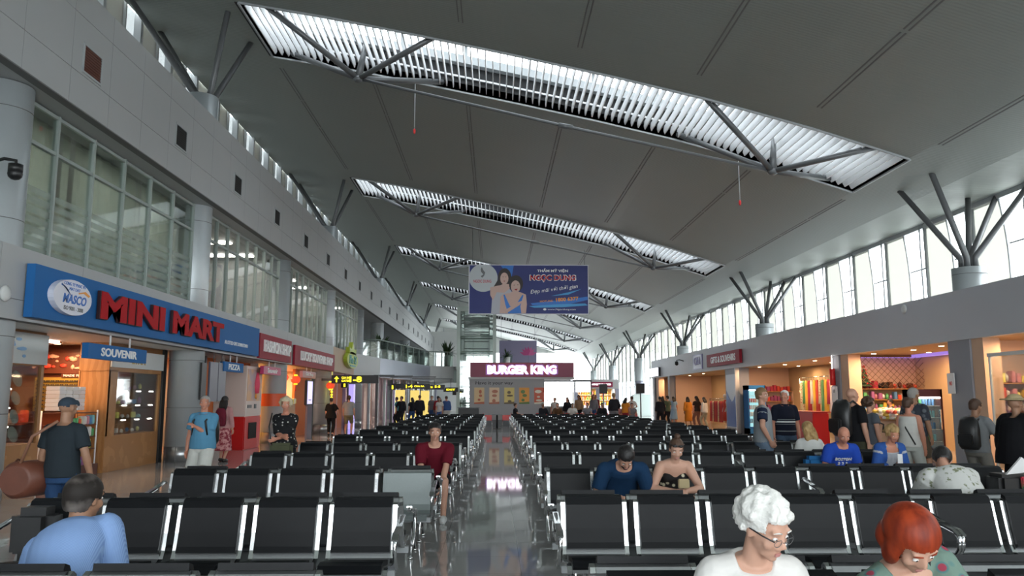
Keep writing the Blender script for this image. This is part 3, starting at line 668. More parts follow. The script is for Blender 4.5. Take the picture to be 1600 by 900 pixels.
def mkcd(i): return packet(-9.95+.18*(i % 2), 15.7+.115*i, 1.09, .11, .14, random.uniform(.08, .26), random.choice([PAL[5], PAL[3], PAL[0]]), 'gift_box', 0)
place(mkcd, 13, None, 'box', 'small pink or white box standing on the mart counter', 'gift boxes on the mart counter')
def lantern(x, y, z, r, label, group='red paper lanterns'):
    t = thing('paper_lantern', label, 'lantern', (x, y, z), 0, group)
    MB().ball((x, y, z), (r, r, r*.85), 0, 2).build('shade', mat('red lantern paper', (.6, .03, .02), .5, em=(1, .1, .03), es=.35), t); MB().cyl((x, y, z+r*.7), (x, y, z+r), r*.35).cyl((x, y, z-r), (x, y, z-r*.7), r*.35).build('rim', 'yellowlit', t); MB().cyl((x, y, z-r-.25), (x, y, z-r), .02, 0, 6).cyl((x, y, z+r), (x, y, 2.8), .008, 0, 5).build('tassel', 'red', t)
lantern(-9.2, 14.95, 1.95, .14, 'red glowing lantern inside the mini mart door')
for i, (x, y, z) in enumerate([(-8.0, 30.4, 2.35), (-8.2, 31.3, 2.38), (-8.0, 32.4, 2.32)]): lantern(x, y, z, .2, 'red lantern in the row under the lucky souvenir shop sign')
lantern(-7.5, 36.8, 2.15, .2, 'red lantern with gold beads hanging in front of the third column')
b = MB()
for i in range(9): b.ball((-7.5, 37.15, 2.0-.13*i), (.06, .06, .055), 0, 1)
tag(b.cyl((-7.5, 37.15, .85), (-7.5, 37.15, 2.82), .006, 0, 5).build('bead_string', 'yellowlit'), 'string of glowing gold beads hanging beside the third column', 'ornament')
# dark opening, hanging screens, posters on column
rbox('door_1', -8.45, -8.35, 20.36, 20.55, 0, 2.8, 'black')
K['greyglass'] = glass_mat('dark grey glass', (.45, .5, .5), .3, .35, (.12, .14, .14))
rbox('window_shop', -8.4, -8.36, 21.4, 23.3, 0, 2.8, 'greyglass')
b = MB()
for y in (21.4, 22.3, 23.3): b.box(-8.44, -8.34, y-.04, y+.04, 0, 2.8)
struct(b.build('window_shop_frame', 'strut'))
for i, y in enumerate((21.35, 22.0)):
    t = thing('hanging_banner', ('nearer' if i == 0 else 'farther')+' dark grey hanging panel right of the big silver column', 'panel', (-7.25, y+.3, 1.55))
    MB().bev(-7.58, -7.53, y, y+.62, 1.5, 2.55, .01).build('panel', mat('slate panel', (.10, .10, .14), .35), t); MB().cyl((-7.555, y+.3, 2.55), (-7.555, y+.3, 2.82), .012).build('hanger', 'strut', t)
tag(MB().box(-7.58, -7.53, 20.75, 21.1, 1.55, 2.5).build('wall_screen', 'black'), 'slim dark screen mounted on the nearest big silver column', 'screen')
# vending machine with poster
t = thing('vending_machine', 'red and white vending machine with a picture panel in the left walkway', 'vending machine', (-8.1, 26.0, 0)); x1 = -7.75
MB().bev(-8.6, x1, 25.2, 26.9, 0, 1.02, .03).build('lower_body', 'red', t)
MB().bev(-8.6, x1, 25.2, 26.9, 1.02, 2.6, .02).build('upper_body', mat('cream white enamel', (.72, .6, .55), .4), t)
MB().box(x1, x1+.015, 25.3, 26.8, 1.5, 2.5).build('picture_panel', tex_mat('mauve picture', 'noise', (.5, .4, .45), (.75, .45, .25), 2, .4, (.4, .6)), t)
MB().box(x1, x1+.02, 25.6, 26.4, .32, .82).build('dispenser_slot', 'dark', t)
MB().box(x1, x1+.02, 25.4, 25.8, 1.28, 1.38).box(x1, x1+.02, 26.1, 26.3, 1.26, 1.4).build('coin_panel', 'strut', t)
MB().tube([(x1+.03, 26.2, 1.75), (x1+.03, 26.15, 2.05), (x1+.03, 26.25, 2.4)], [.09, .12, .05], 0, 10).build('figure_print', mat('pink print', (.8, .08, .15), .5), t)
MB().ball((x1+.03, 26.2, 1.65), (.01, .14, .1), 0, 1).build('figure_print', 'logoorange', t)
tag(MB().loft([((-8.0, 29.3, 1.3), .437, .437, (1, 0, 0), (0, 1, 0)), ((-8.0, 29.3, 1.75), .437, .437, (1, 0, 0), (0, 1, 0))], 0, 32, False).build('column_poster', mat('orange notice', (.75, .11, .03), .45)), 'orange red notice wrapped around the second silver column', 'poster')
# fashion / souvenir shop interior: glowing back wall with goods
K['orangewall'] = mat('orange wall', (.62, .16, .04), .6); K['goldwall'] = mat('gold display wall', (.6, .36, .1), .5, noise=.3)
rbox('wall_shop_souvenir', -10.2, -10.1, 28.7, 36.8, 0, 2.8, 'goldwall'); rbox('wall_shop_orange', -8.5, -8.4, 33.9, 36.8, 0, 2.8, 'orangewall')
rbox('wall_shop_vending', -8.75, -8.65, 23.3, 28.5, 0, 2.8, 'orangewall')
rbox('wall_shop_green', -8.6, -8.5, 37.6, 40.6, 0, 2.8, mat('dark green wall', (.02, .05, .025), .6)); rbox('wall_shop_orange', -8.55, -8.4, 40.6, 44.5, 0, 2.8, 'orangewall')
t = thing('poster_stand', 'tall screen stand with a lilac display in front of the souvenir shop', 'screen', (-7.3, 31.9, 0)); MB().bev(-7.36, -7.28, 31.5, 32.3, 0, 1.3, .01).build('stand', mat('mauve grey stand', (.14, .12, .16), .5), t)
MB().bev(-7.40, -7.3, 31.4, 32.4, 1.3, 2.3, .03).build('frame', 'black', t); MB().box(-7.3, -7.29, 31.5, 32.3, 1.36, 2.24).build('screen', emat('lilac screen', (.55, .5, .95), .75), t)
for q in range(2): MB().box(-7.31, -7.289, 31.7, 32.1, 1.5+.0*q, 1.53).build('base_bar', 'black', t)
def mkgift(i):
    r_, c = divmod(i, 8); return packet(-9.0+.18*r_, 32.6+.16*c+.1*r_, .45+.3*r_, .16, .2, .22, random.choice([PAL[3], PAL[6], PAL[1]]), 'gift_bag', 0)
t = thing('goods_stand', 'stepped stand of souvenirs at the souvenir shop entrance', 'shelf', (-8.7, 33.2, 0))
for r_ in range(4): MB().box(-9.1+.18*r_-.0, -8.9+.18*r_, 32.5+.1*r_, 33.95, 0, .45+.3*r_).build('step', 'wood', t)
place(mkgift, 32, None, 'gift', 'small souvenir box stacked on the stepped stand of the souvenir shop', 'souvenirs on the stepped stand')
def mkcharm(i):
    r_, c = divmod(i, 12); b = MB(); y = 29.0+.38*c; z = 1.1+.32*r_; b.ball((-10.06, y, z), (.05, .09, .09), 0, 1).cyl((-10.06, y, z-.2), (-10.06, y, z), .02, 0, 5); return b.build('lucky_charm', random.choice([K['yellowlit'], K['red'], K['goldwall']]))
place(mkcharm, 48, None, 'ornament', 'red or gold charm hanging on the back wall of the souvenir shop', 'charms in the souvenir shop')
# far left shops: coloured fronts between posts
random.seed(21)
FARC = [(.45, .28, .42), (.28, .2, .45), (.45, .3, .32), (.5, .3, .25), (.35, .33, .4)]
x_at = lambda y: -8.4+(max(0, y-44)/16)*2.6
for i, y in enumerate(np.arange(44.6, 62, 1.6)):
    x = x_at(y); rbox('wall_shop_far', x-.3, x-.2, y, y+1.45, 0, 2.8, mat('far shopfront %d' % i, FARC[i % 5], .4)); rbox('trim_shop_post', x-.25, x-.1, y-.12, y+.02, 0, 2.8, 'column' if i % 2 else 'strut')
for i, (x, y) in enumerate([(-6.0, 51.5), (-5.3, 54), (-4.9, 57.2)]):
    tag(MB().box(x-.35, x+.25, y, y+.12, 0, 2.1).build('light_box', emat('yellow light box', (1, .75, .2), .45)), 'tall glowing yellow light box in the far left walkway', 'light box', 'yellow light boxes in the far left walkway')
tag(MB().box(-7.6, -7.35, 42.0, 42.5, 0, 2.3).build('light_box', emat('violet light box', (.5, .4, 1), .5)), 'violet lit shop panel beyond the walking couple', 'light box')

# ================= upper left windows =================
K['mull'] = mat('pale green grey window frame', (.36, .41, .39), .45, .2)
K['curtain'] = mat('grey green curtain', (.60, .65, .58), .8)
nt = K['curtain'].node_tree; tl = nt.nodes.new('ShaderNodeBsdfTranslucent'); tl.inputs[0].default_value = (.62, .65, .58, 1); mxs = nt.nodes.new('ShaderNodeMixShader'); mxs.inputs[0].default_value = .5
nt.links.new(nt.nodes['Principled BSDF'].outputs[0], mxs.inputs[1]); nt.links.new(tl.outputs[0], mxs.inputs[2]); nt.links.new(mxs.outputs[0], nt.nodes['Material Output'].inputs[0]); K['frost'] = mat('frosted stripe', (.35, .42, .38), .6, alpha=.35)
bays = [(-3.7, 4.2, 6), (4.3, 12.1, 6), (12.7, 20.5, 6), (21.4, 28.9, 8), (29.8, 37.2, 8), (38.1, 45.6, 8)]
for i, (y0, y1, n) in enumerate(bays):
    if i < 1: continue
    b = MB()
    for q in range(n+1): y = y0+(y1-y0)*q/n; b.box(-7.95, -7.85, y-.03, y+.03, 3.9, 6.63)
    for z in (3.93, 5.92, 6.58): b.box(-7.94, -7.86, y0, y1, z-.03, z+.03)
    w = struct(b.build(f'window_{3+i}', 'mull')); struct(MB().box(-7.905, -7.895, y0, y1, 3.95, 6.6).build('window_pane', 'green_glass' if i < 3 else 'clear', w))
    if i < 3:
        for q in range(3): downlight(-9.6, y0+1.3+2.6*q, 6.63, 34, (1, .97, .92), 'added unseen ceiling lamp brightening the grey green curtains upstairs', 'added lamps behind the upstairs curtains', 'lampw')  # unseen lamps added behind the curtains so the cloth shows brighter
        s = MB()
        for q in range(7): s.box(-7.893, -7.89, y0, y1, 4.05+.17*q, 4.16+.17*q)
        struct(s.build('window_stripes', 'frost', w))
        c = MB(); gaps = {2: [15.0, 15.45, 18.2, 18.45], 1: [6.2, 9.1]}[i]; yv = y0; vs = []
        edges = [y0]+sum([[g-.06-.04*(j % 2), g+.06] for j, g in enumerate(gaps)], [])+[y1]
        for a, e in zip(edges[::2], edges[1::2]):
            k_ = max(2, int((e-a)/.08)); P = [(-8.35+.035*math.sin(j*1.25), a+(e-a)*j/k_) for j in range(k_+1)]
            c.add([(x, y, z) for x, y in P for z in (3.9, 6.63)], [(2*j, 2*j+2, 2*j+3, 2*j+1) for j in range(k_)])
        tag(c.build('curtain', 'curtain'), f'grey green pleated curtain behind the {"upper left windows nearest the sign" if i == 2 else "upper windows at the left edge"}', 'curtain')
    else:
        for q in range(3):
            yy = y0+1.2+2.4*q
            downlight(-9.2, yy, 6.63, 30 if q == 1 else 0, (1, .8, .6), 'glowing round ceiling lamp in the upstairs rooms', 'upstairs ceiling lamps', 'lampw')
            t = thing('strip_light', 'slanting pair of lit strips on the upstairs room ceiling', 'ceiling light', (-9, yy, 6.55), 0, 'upstairs strip lights'); MB().box(-10.2, -8.6, yy+.5, yy+.56, 6.57, 6.62).box(-10.2, -8.6, yy+.75, yy+.81, 6.57, 6.62).build('tube', 'lampw', t)
rbox('wall_left_upstairs', -11.2, -11.1, -12, 60, 3.9, 6.63, mat('upstairs wall', (.30, .29, .25), .8))
for y in (4.25, 12.4, 20.95, 29.3, 37.7): rbox('wall_left_upstairs_divider', -11.1, -8.4, y-.06, y+.06, 3.9, 6.63, 'white')
# mezzanine balustrade
K['rail'] = mat('green edged glass rail', (.3, .36, .33), .3, .5)
PB = [(-8.0, 47.6), (-6.9, 48.1), (-6.4, 51), (-5.9, 54), (-5.4, 57), (-4.95, 60.1), (-4.0, 60.7), (-3.2, 61.1)]
t = thing('glass_balustrade', 'green tinted glass balustrade with slim posts along the left mezzanine edge', 'railing', (-5.9, 54, 3.95))
for (xa, ya), (xb, yb) in zip(PB, PB[1:]):
    MB().add([(xa, ya, 3.97), (xb, yb, 3.97), (xb, yb, 4.98), (xa, ya, 4.98), (xa-.02, ya+.02, 3.97), (xb-.02, yb+.02, 3.97), (xb-.02, yb+.02, 4.98), (xa-.02, ya+.02, 4.98)], [(0, 1, 2, 3), (5, 4, 7, 6), (3, 2, 6, 7), (1, 0, 4, 5)]).build('glass_panel', 'green_glass', t)
    for f in (0, .5): MB().cyl((xa+(xb-xa)*f, ya+(yb-ya)*f, 3.9), (xa+(xb-xa)*f, ya+(yb-ya)*f, 5.03), .03, 0, 8).build('post', 'rail', t)
MB().tube([(x, y, 5.05) for x, y in PB], .035, 0, 8).build('handrail', 'rail', t)
# cctv domes
def cctv(x, y, z, s, lab, k=1):
    t = thing('security_camera', lab, 'camera', (x, y, z)); MB().tube([(x-s*.35*k, y, z), (x-s*.15*k, y, z+.06*k), (x, y, z+.04), (x, y, z-.08)], .022*k, 0, 8).build('arm', 'black', t)
    MB().ball((x, y, z-.14*k), (.09*k, .09*k, .085*k)).cyl((x, y, z-.12*k), (x, y, z-.02), .085*k, 0, 16).build('dome', 'black', t)
cctv(-7.32, 11.95, 5.15, 1, 'black dome camera on a curved arm on the left edge column', 1.2)
cctv(10.75, 47.0, 3.75, -1, 'black dome camera on the right fascia near its far end', 1.2)
for X, Y, Z, s, l in [(XF+.02, 12.15, 3.17, 1, 'left fascia beside the blue sign'), (11.18, 21.4, 4.0, -1, 'right fascia near the first branching column')]:
    tag(MB().ball((X, Y, Z), (.05, .13, .13), 0, 2).build('smoke_detector', 'white'), 'small white round dome on the '+l, 'detector')
# ================= right shops =================
random.seed(31)
K['pier'] = mat('grey blue pier', (.26, .27, .31), .5); K['tan2'] = mat('peach wall', (.62, .42, .30), .7)
def pier(y, w=.5, m='pier', x=11.25, d=.5, **k): return rbox('wall_right_pier', x, x+d, y-w/2, y+w/2, 0, 2.98, m)
rbox('wall_right_shop_back', 13.9, 14.0, -12, 57, 0, 2.98, 'tan'); rbox('wall_right_shop_end', 11.6, 14.0, 56.9, 57, 0, 2.98, 'tan2')
for y in (19.1, 26.2, 37.6, 39.0, 51.2): rbox('wall_right_shop_divider', 11.6, 13.9, y-.05, y+.05, 0, 2.98, 'tan2')
for y, w in ((19.1, .9), (26.2, .65), (37.8, 2.1), (51.6, .5), (56.6, .7)): pier(y, w)
rbox('wall_right_pier_peach', 11.3, 11.7, 18.2, 18.64, 0, 2.98, 'tan2'); rbox('wall_right_pier_peach', 11.3, 11.7, 25.3, 25.86, 0, 2.98, 'tan2'); rbox('wall_right_pier_peach', 11.22, 11.6, 54.6, 55.4, 0, 2.98, 'tan2')
RW = (1, .64, .36)
for i, y in enumerate((15.2, 17.6, 20.8, 22.6, 24.6, 27.6, 29.2, 32.8, 35.4, 41, 45, 49, 54)):
    downlight(12.0 if i % 2 else 11.8, y, 2.98, 26, RW, 'glowing warm spotlight in the ceiling of the right shops', 'right shop ceiling spotlights')
for i, y in enumerate((16.4, 21.7, 23.8, 30.8, 34.2)):
    downlight(13.1, y, 2.98, 20, RW, 'warm spotlight deep inside the right shops', 'rear spotlights of the right shops')
# signs on the right fascia
sign('shop_sign', 'red GIFTS AND SOUVENIRS sign board on the right fascia', 'sign', (11.04, 38.6, 3.48), RIGHT, 5.6, .62, .12, 'redsign', [('GIFTS & SOUVENIRS', .1, 0, 4.2, .32, 'wl', {'bold': .02})])
t, fr = sign('wall_plaque', 'white plaque with violet frame and letters left of the red gifts sign', 'sign', (11.17, 43.8, 3.55), RIGHT, 2.0, .82, .04, mat('violet frame', (.16, .13, .38), .4))
MB().prism([(-.85, -.35), (.85, -.35), (.85, .35), (-.85, .35)], fr, 0, .01).build('face', mat('lilac face', (.45, .45, .62), .4), t); lettering('CIAA', fr, 0, .05, 1.3, .42, .01, .03, mat('violet letters', (.14, .10, .35), .4), t); 
t, fr = sign('light_box_sign', 'white lit box sign at the far end of the right fascia', 'sign', (11.05, 55.3, 3.35), RIGHT, 3.0, .62, .15, 'black'); MB().prism([(-1.45, -.28), (1.45, -.28), (1.45, .28), (-1.45, .28)], fr, 0, .01).build('lit_face', emat('lit pale face', (.85, .85, 1), 1.0), t)
# pier poster and notices
t, fr = sign('wall_poster', 'tall white and blue poster on the wide grey pier', 'poster', (11.22, 37.9, 1.45), RIGHT, 1.55, 2.5, .02, mat('pale poster paper', (.5, .55, .62), .4))
MB().prism([(-.75, -1.2), (.75, -1.2), (.75, .35), (.4, .05), (.1, -.05), (-.3, .15), (-.75, .5)], fr, 0, .01).build('blue_print', mat('blue print', (.04, .12, .42), .4), t)
tag(MB().bev(11.05, 11.25, 36.6, 36.68, 0, 2.98, .02).build('steel_post', 'sheet'), 'polished steel post at the corner of the second right shop', 'post')
t = thing('wall_lamp', 'red tubular wall light on the pier between the right shops', 'lamp', (11.15, 26.2, 2.0)); MB().cyl((11.15, 26.2, 2.0), (11.15, 26.2, 2.55), .09, 0, 16).build('shade', 'red', t); MB().cyl((11.15, 26.28, 2.0), (11.15, 26.28, 2.55), .02, 0, 8).cyl((11.15, 26.2, 2.55), (11.15, 26.2, 2.98), .01, 0, 6).build('tube', 'lampw', t)
t, fr = sign('notice_board', 'white notice fixed below the red wall light', 'notice', (11.2, 26.25, 1.72), RIGHT, .42, .5, .02, 'wl'); lettering('LED', fr, 0, .1, .12, .1, 0, .004, 'strut', t, bold=0)
t, fr = sign('notice_board', 'white notice with red writing beside the drinks fridge', 'notice', (11.2, 19.45, 1.95), RIGHT, .3, .5, .02, 'wl'); lettering('NO', fr, 0, 0, .12, .1, 0, .004, 'red', t, bold=0)
# shop 1 (far): clothes racks and a mannequin
def garment(x, y, z, w, h, m, lab, grp, name='hanging_dress', rot=0):
    t = thing(name, lab, 'clothing', (x, y, z), rot, grp); rr = [((0, 0, 0), w*.55, .07), ((0, 0, h*.45), w*.38, .06), ((0, 0, h*.62), w*.3, .06), ((0, 0, h*.9), w*.42, .05), ((0, 0, h), w*.2, .04)]
    MB().loft([(c, a, b, (0, 1, 0), (1, 0, 0)) for c, a, b in rr], 0, 12).build('cloth', m, t, True)
    MB().tube([(0, 0, h), (0, 0, h+.06), (0, .03, h+.1), (0, 0, h+.13)], .006, 0, 5).build('hanger_hook', 'strut', t, True); return t
GM = [mat('garment red', (.55, .06, .04), .8), mat('garment crimson', (.4, .03, .06), .8), mat('garment yellow', (.75, .45, .05), .8), mat('garment white', (.7, .66, .6), .8), mat('garment green', (.1, .3, .12), .8), mat('garment plum', (.25, .05, .15), .8), tex_mat('garment print', 'voronoi', (.5, .1, .05), (.7, .6, .4), 14, .8, (.2, .4))]
def rail(name, x, y0, y1, z, lab):
    t = thing(name, lab, 'clothes rail', (x, (y0+y1)/2, 0)); MB().cyl((x, y0, z), (x, y1, z), .018, 0, 8).build('rail', 'chrome', t)
    for y in (y0, y1): MB().cyl((x, y, 0), (x, y, z), .018, 0, 8).build('post', 'chrome', t)
rail('clothes_rail', 12.0, 41.6, 44.6, 1.55, 'chrome clothes rail packed with red dresses in the far right shop')
for i, y in enumerate(np.arange(41.8, 44.6, .26)): garment(12.0, y, .32, .34, 1.1, GM[i % 2 if i % 4 else 6], 'dress hanging on the rail in the far right shop', 'dresses on the far rail')
rail('clothes_rail', 13.2, 30.4, 34.4, 2.45, 'high rail of scarves and shirts in the middle right shop')
for i, y in enumerate(np.arange(30.6, 34.4, .28)): garment(13.2, y, 1.05 if i % 3 else 1.35, .3, 1.27 if i % 3 else .97, GM[(0, 2, 3, 1, 2, 4, 6)[i % 7]], 'bright long garment hung on the high rail of the middle right shop', 'garments on the high rail')
# mannequin in a red dress
t = thing('mannequin', 'shop mannequin in a red dress standing by the wide pier', 'mannequin', (11.6, 40.2, 0)); MB().cyl((11.6, 40.2, 0), (11.6, 40.2, .03), .18, 0, 20).cyl((11.6, 40.2, 0), (11.6, 40.2, .5), .02, 0, 8).build('stand', 'chrome', t)
MB().loft([((11.6, 40.2, z), a, b, (0, 1, 0), (1, 0, 0)) for z, a, b in [(.45, .22, .18), (.9, .19, .15), (1.1, .14, .11), (1.3, .18, .13), (1.42, .19, .09), (1.5, .07, .06)]], 0, 16).build('dress', GM[0], t)
MB().tube([(11.6, 40.2, 1.45), (11.6, 40.2, 1.6)], .05).ball((11.58, 40.2, 1.69), (.085, .075, .11)).tube([(11.6, 40.02, 1.42), (11.6, 39.95, 1.15), (11.5, 39.98, .9)], [.045, .04, .03]).tube([(11.6, 40.38, 1.42), (11.6, 40.45, 1.15), (11.5, 40.42, .9)], [.045, .04, .03]).build('figure', 'cream_d' if 'cream_d' in K else 'white', t)
# shop 2: shelves with red bags, counter, glass showcase, blue fridge
def shelf_unit(lab, x0, x1, y0, y1, zs, m='tan', h=None, name='shelf_unit'):
    t = thing(name, lab, 'shelf', ((x0+x1)/2, (y0+y1)/2, 0)); h = h or zs[-1]+.3
    MB().box(x1-.02, x1, y0, y1, 0, h).build('back_panel', m, t)
    for y in (y0, y1-.03): MB().box(x0, x1-.02, y, y+.03, 0, h).build('side_panel', m, t)
    for z in zs: MB().box(x0, x1-.02, y0+.03, y1-.03, z-.03, z).build('shelf', m, t)
    return t
shelf_unit('tan wall shelves with red bags in the middle right shop', 13.3, 13.85, 26.8, 30.0, [.5, 1.0, 1.45, 1.95], 'tan2', 2.5)
def bag_fn(z, y0, n, st, x=13.5, mm=None, s=.3):
    def f(i):
        b = MB(); y = y0+st*i; w = s*random.uniform(.8, 1.05); h = s*random.uniform(.8, 1.1); b.bev(x-.1, x+.1, y-w/2, y+w/2, z, z+h*.75, .03)
        b.tube([(x, y-w*.25, z+h*.72), (x, y-w*.18, z+h), (x, y+w*.18, z+h), (x, y+w*.25, z+h*.72)], .012, 0, 6); return b.build('handbag', random.choice(mm or [K['red'], GM[0], GM[1]]))
    return f
for z in (1.0, 1.45, 1.95): place(bag_fn(z, 27.1, 9, .36), 8, None, 'bag', 'red handbag on the wall shelves of the middle right shop', 'red handbags in the middle right shop')
t = thing('sales_counter', 'bright red counter in front of the middle right shop', 'counter', (11.0, 28.3, 0)); MB().bev(10.75, 11.3, 27.0, 28.9, 0, 1.1, .03).build('body', 'red', t); MB().bev(10.7, 11.35, 26.95, 28.95, 1.1, 1.14, .01).build('top', mat('red top', (.5, .03, .03), .3), t)
t = thing('glass_showcase', 'lit glass showcase with purple glow in the middle right shop', 'showcase', (11.0, 30.6, 0)); MB().bev(10.7, 11.3, 29.5, 31.7, 0, .7, .02).build('base', 'black', t)
MB().box(10.7, 10.71, 29.5, 31.7, .7, 1.12).box(10.7, 11.3, 29.5, 29.51, .7, 1.12).box(10.7, 11.3, 29.5, 31.7, 1.12, 1.13).build('glass', 'clear', t); MB().box(11.2, 11.24, 29.6, 31.6, .72, .95).build('light_strip', emat('violet strip', (.75, .6, 1), 3), t)
def sc(i): return packet(10.85+.15*(i % 2), 29.65+.16*i, .7, .1, .1, random.uniform(.08, .3), random.choice(PAL[3:]), 'perfume_box', random.choice([0, 1]))
place(sc, 12, None, 'box', 'small box inside the purple lit showcase', 'boxes in the lit showcase')
def fridge(lab, x0, x1, y0, y1, h, body, glow=(.45, .85, .9)):
    t = thing('drinks_fridge', lab, 'fridge', ((x0+x1)/2, (y0+y1)/2, 0)); MB().box(x0, x1, y1-.04, y1, 0, h).box(x0, x0+.05, y0, y1, 0, h).box(x1-.05, x1, y0, y1, 0, h).box(x0, x1, y0, y1, 0, .25).box(x0, x1, y0, y1, h-.2, h).build('cabinet', body, t)
    for z in np.arange(.5, h-.3, .3): MB().box(x0+.05, x1-.05, y0+.06, y1-.06, z-.015, z).build('shelf', 'wl', t)
    MB().box(x0+.04, x1-.04, y0, y0+.015, .27, h-.22).build('glass_door', 'clear', t); MB().box(x1-.1, x1-.07, y0-.04, y0-.015, .8, 1.3).box(x1-.1, x1-.07, y0-.02, y0, .8, .84).box(x1-.1, x1-.07, y0-.02, y0, 1.26, 1.3).build('handle', 'chrome', t)
    MB().box(x0+.06, x1-.06, y1-.07, y1-.04, .3, h-.22).build('lit_back', emat('cool fridge light', glow, .55), t); MB().box(x0+.05, x1-.05, y0+.02, y0+.06, h-.24, h-.2).build('lamp', 'lampw', t); return t
fridge('tall drinks fridge with green cans at the third right shop', 10.82, 11.5, 20.4, 21.1, 1.82, mat('dark red trim', (.10, .025, .03), .4))
fridge('blue drinks fridge just inside the middle right shop', 11.3, 12.1, 35.6, 36.3, 2.15, 'bluesign')
def cans(x0, y, n, zs, mm):
    def f(i):
        r_, c = divmod(i, n); b = MB(); x = x0+.085*c; z = zs[r_]; b.tube([(x, y, z), (x, y, z+.02), (x, y, z+.15), (x, y, z+.17)], [.026, .032, .032, .024], 0, 10); return b.build('drink_can', mm[(r_+i // 5) % len(mm)])
    return f
place(cans(10.92, 20.6, 6, [.5, .8, 1.1, 1.4], [PAL[2], PAL[8], PAL[2], PAL[4]]), 24, None, 'can', 'small drink can on a shelf of the tall fridge at the third shop', 'drinks in the tall fridge')
place(cans(11.42, 35.8, 7, [.5, .8, 1.1, 1.4], [PAL[4], PAL[0], PAL[3]]), 28, None, 'can', 'small drink can on a shelf of the blue fridge', 'drinks in the blue fridge')
# shop 3 and shop 4: shelves on the far partition, facing the benches
K['mesh'] = mat('bronze lattice', (.20, .11, .05), .6)
def face_shelf(lab, x0, x1, y, zs, m='tan', name='display_shelf', h=None):
    t = thing(name, lab, 'shelf', ((x0+x1)/2, y, 0)); h = h or zs[-1]
    MB().box(x0, x1, y-.02, y, 0, h).build('back_panel', m, t)
    for x in (x0, x1-.03): MB().box(x, x+.03, y-.45, y-.02, 0, h).build('side_panel', m, t)
    for z in zs: MB().box(x0+.03, x1-.03, y-.45, y-.02, z-.03, z).build('shelf', 'wood', t)
    return t
face_shelf('wooden shelves facing the benches, topped with red goods, third right shop', 11.75, 13.88, 26.12, [.5, .85, 1.2, 1.55, 1.9])
def fpk(x0, n, st, y, zs, mm, nm, kinds=(0,), s=1.):
    def f(i):
        r_, c = divmod(i, n); x = x0+st*c; w = st*random.uniform(.7, .92); hh = random.uniform(.14, .26)*s; z = zs[r_]; k_ = random.choice(kinds); b = MB(); d = .2*s
        if k_ == 0: b.bev(x-w/2, x+w/2, y-d/2, y+d/2, z, z+hh, .012)
        elif k_ == 1: b.tube([(x, y, z), (x, y, z+hh*.7), (x, y, z+hh*.82), (x, y, z+hh)], [w/2, w/2, w/4, w/4.5], 0, 10)
        else: b.ball((x, y, z+hh*.45), (w*.52, .08, hh*.47), 0, 1)
        return b.build(nm, random.choice(mm))
    return f
place(fpk(11.9, 12, .165, 25.9, [1.9], [GM[0], GM[1], PAL[0], K['darkwood'], K['black']], 'gift_box', (0, 0, 2)), 12, None, 'box', 'red or dark gift box on top of the third right shop shelves', 'gift boxes on the top shelf')
place(fpk(11.88, 16, .125, 25.85, [.5, .85, 1.2, 1.55], PAL, 'packet', (0, 1, 2)), 64, None, 'packet', 'colourful packet on the shelves facing the benches, third right shop', 'packets on the third shop shelves')
b = MB()
for q in range(-5, 14):
    x = 11.7+.2*q
    for s in (1, -1):
        x0, z0, x1, z1 = x, 1.95, x+s*.95, 2.9
        if s > 0 and x0 < 11.7: z0 += 11.7-x0; x0 = 11.7
        if s > 0 and x1 > 13.88: z1 -= x1-13.88; x1 = 13.88
        if s < 0 and x0 > 13.88: z0 += x0-13.88; x0 = 13.88
        if s < 0 and x1 < 11.7: z1 -= 11.7-x1; x1 = 11.7
        if z1-z0 > .08 and 11.69 <= x0 <= 13.89 and 11.69 <= x1 <= 13.89: b.tube([(x0, 25.6, z0), (x1, 25.6, z1)], .009, 0, 4)
tag(b.box(11.7, 13.88, 25.58, 25.62, 2.9, 2.98).build('lattice_screen', 'mesh'), 'diamond lattice net hanging above the shelves of the third right shop', 'screen')
tag(MB().box(11.7, 13.88, 25.68, 26.1, 2.9, 2.98).box(13.5, 13.85, 22.2, 25.6, 2.9, 2.98).build('cove_light', emat('violet cove light', (.5, .3, 1), .35)), 'violet glowing strip along the ceiling of the third right shop', 'light')
t = thing('christmas_tree', 'small dark Christmas tree with red baubles on the gift shelf', 'tree', (12.0, 25.75, 1.9)); tb = MB()
for q in range(5): tb.loft([((12.0, 25.75, 1.96+.1*q), .26-.045*q, .2-.035*q, (1, 0, 0), (0, 1, 0)), ((12.0, 25.75, 2.12+.1*q), .04, .04, (1, 0, 0), (0, 1, 0))], 0, 14)
tb.build('foliage', mat('fir green', (.03, .06, .03), .9, noise=.4, nscale=40), t); MB().cyl((12.0, 25.75, 1.9), (12.0, 25.75, 1.98), .04).build('trunk', 'darkwood', t)
for q in range(14): a = q*2.4; MB().ball((12.0+(.25-.015*q)*math.cos(a), 25.75+(.18-.012*q)*math.sin(a), 1.98+.04*q), .028, 0, 1).build('bauble', 'red', t)
MB().ball((12.0, 25.75, 2.6), .045).build('star', 'redletter', t)
t = thing('snack_island', 'low display table heaped with snacks before the third right shop', 'display table', (11.6, 23.2, 0)); MB().bev(11.2, 12.1, 21.9, 24.8, 0, .95, .02).build('table', 'tan2', t); MB().bev(11.15, 12.15, 21.85, 24.85, .95, .99, .01).build('top', 'wood', t)
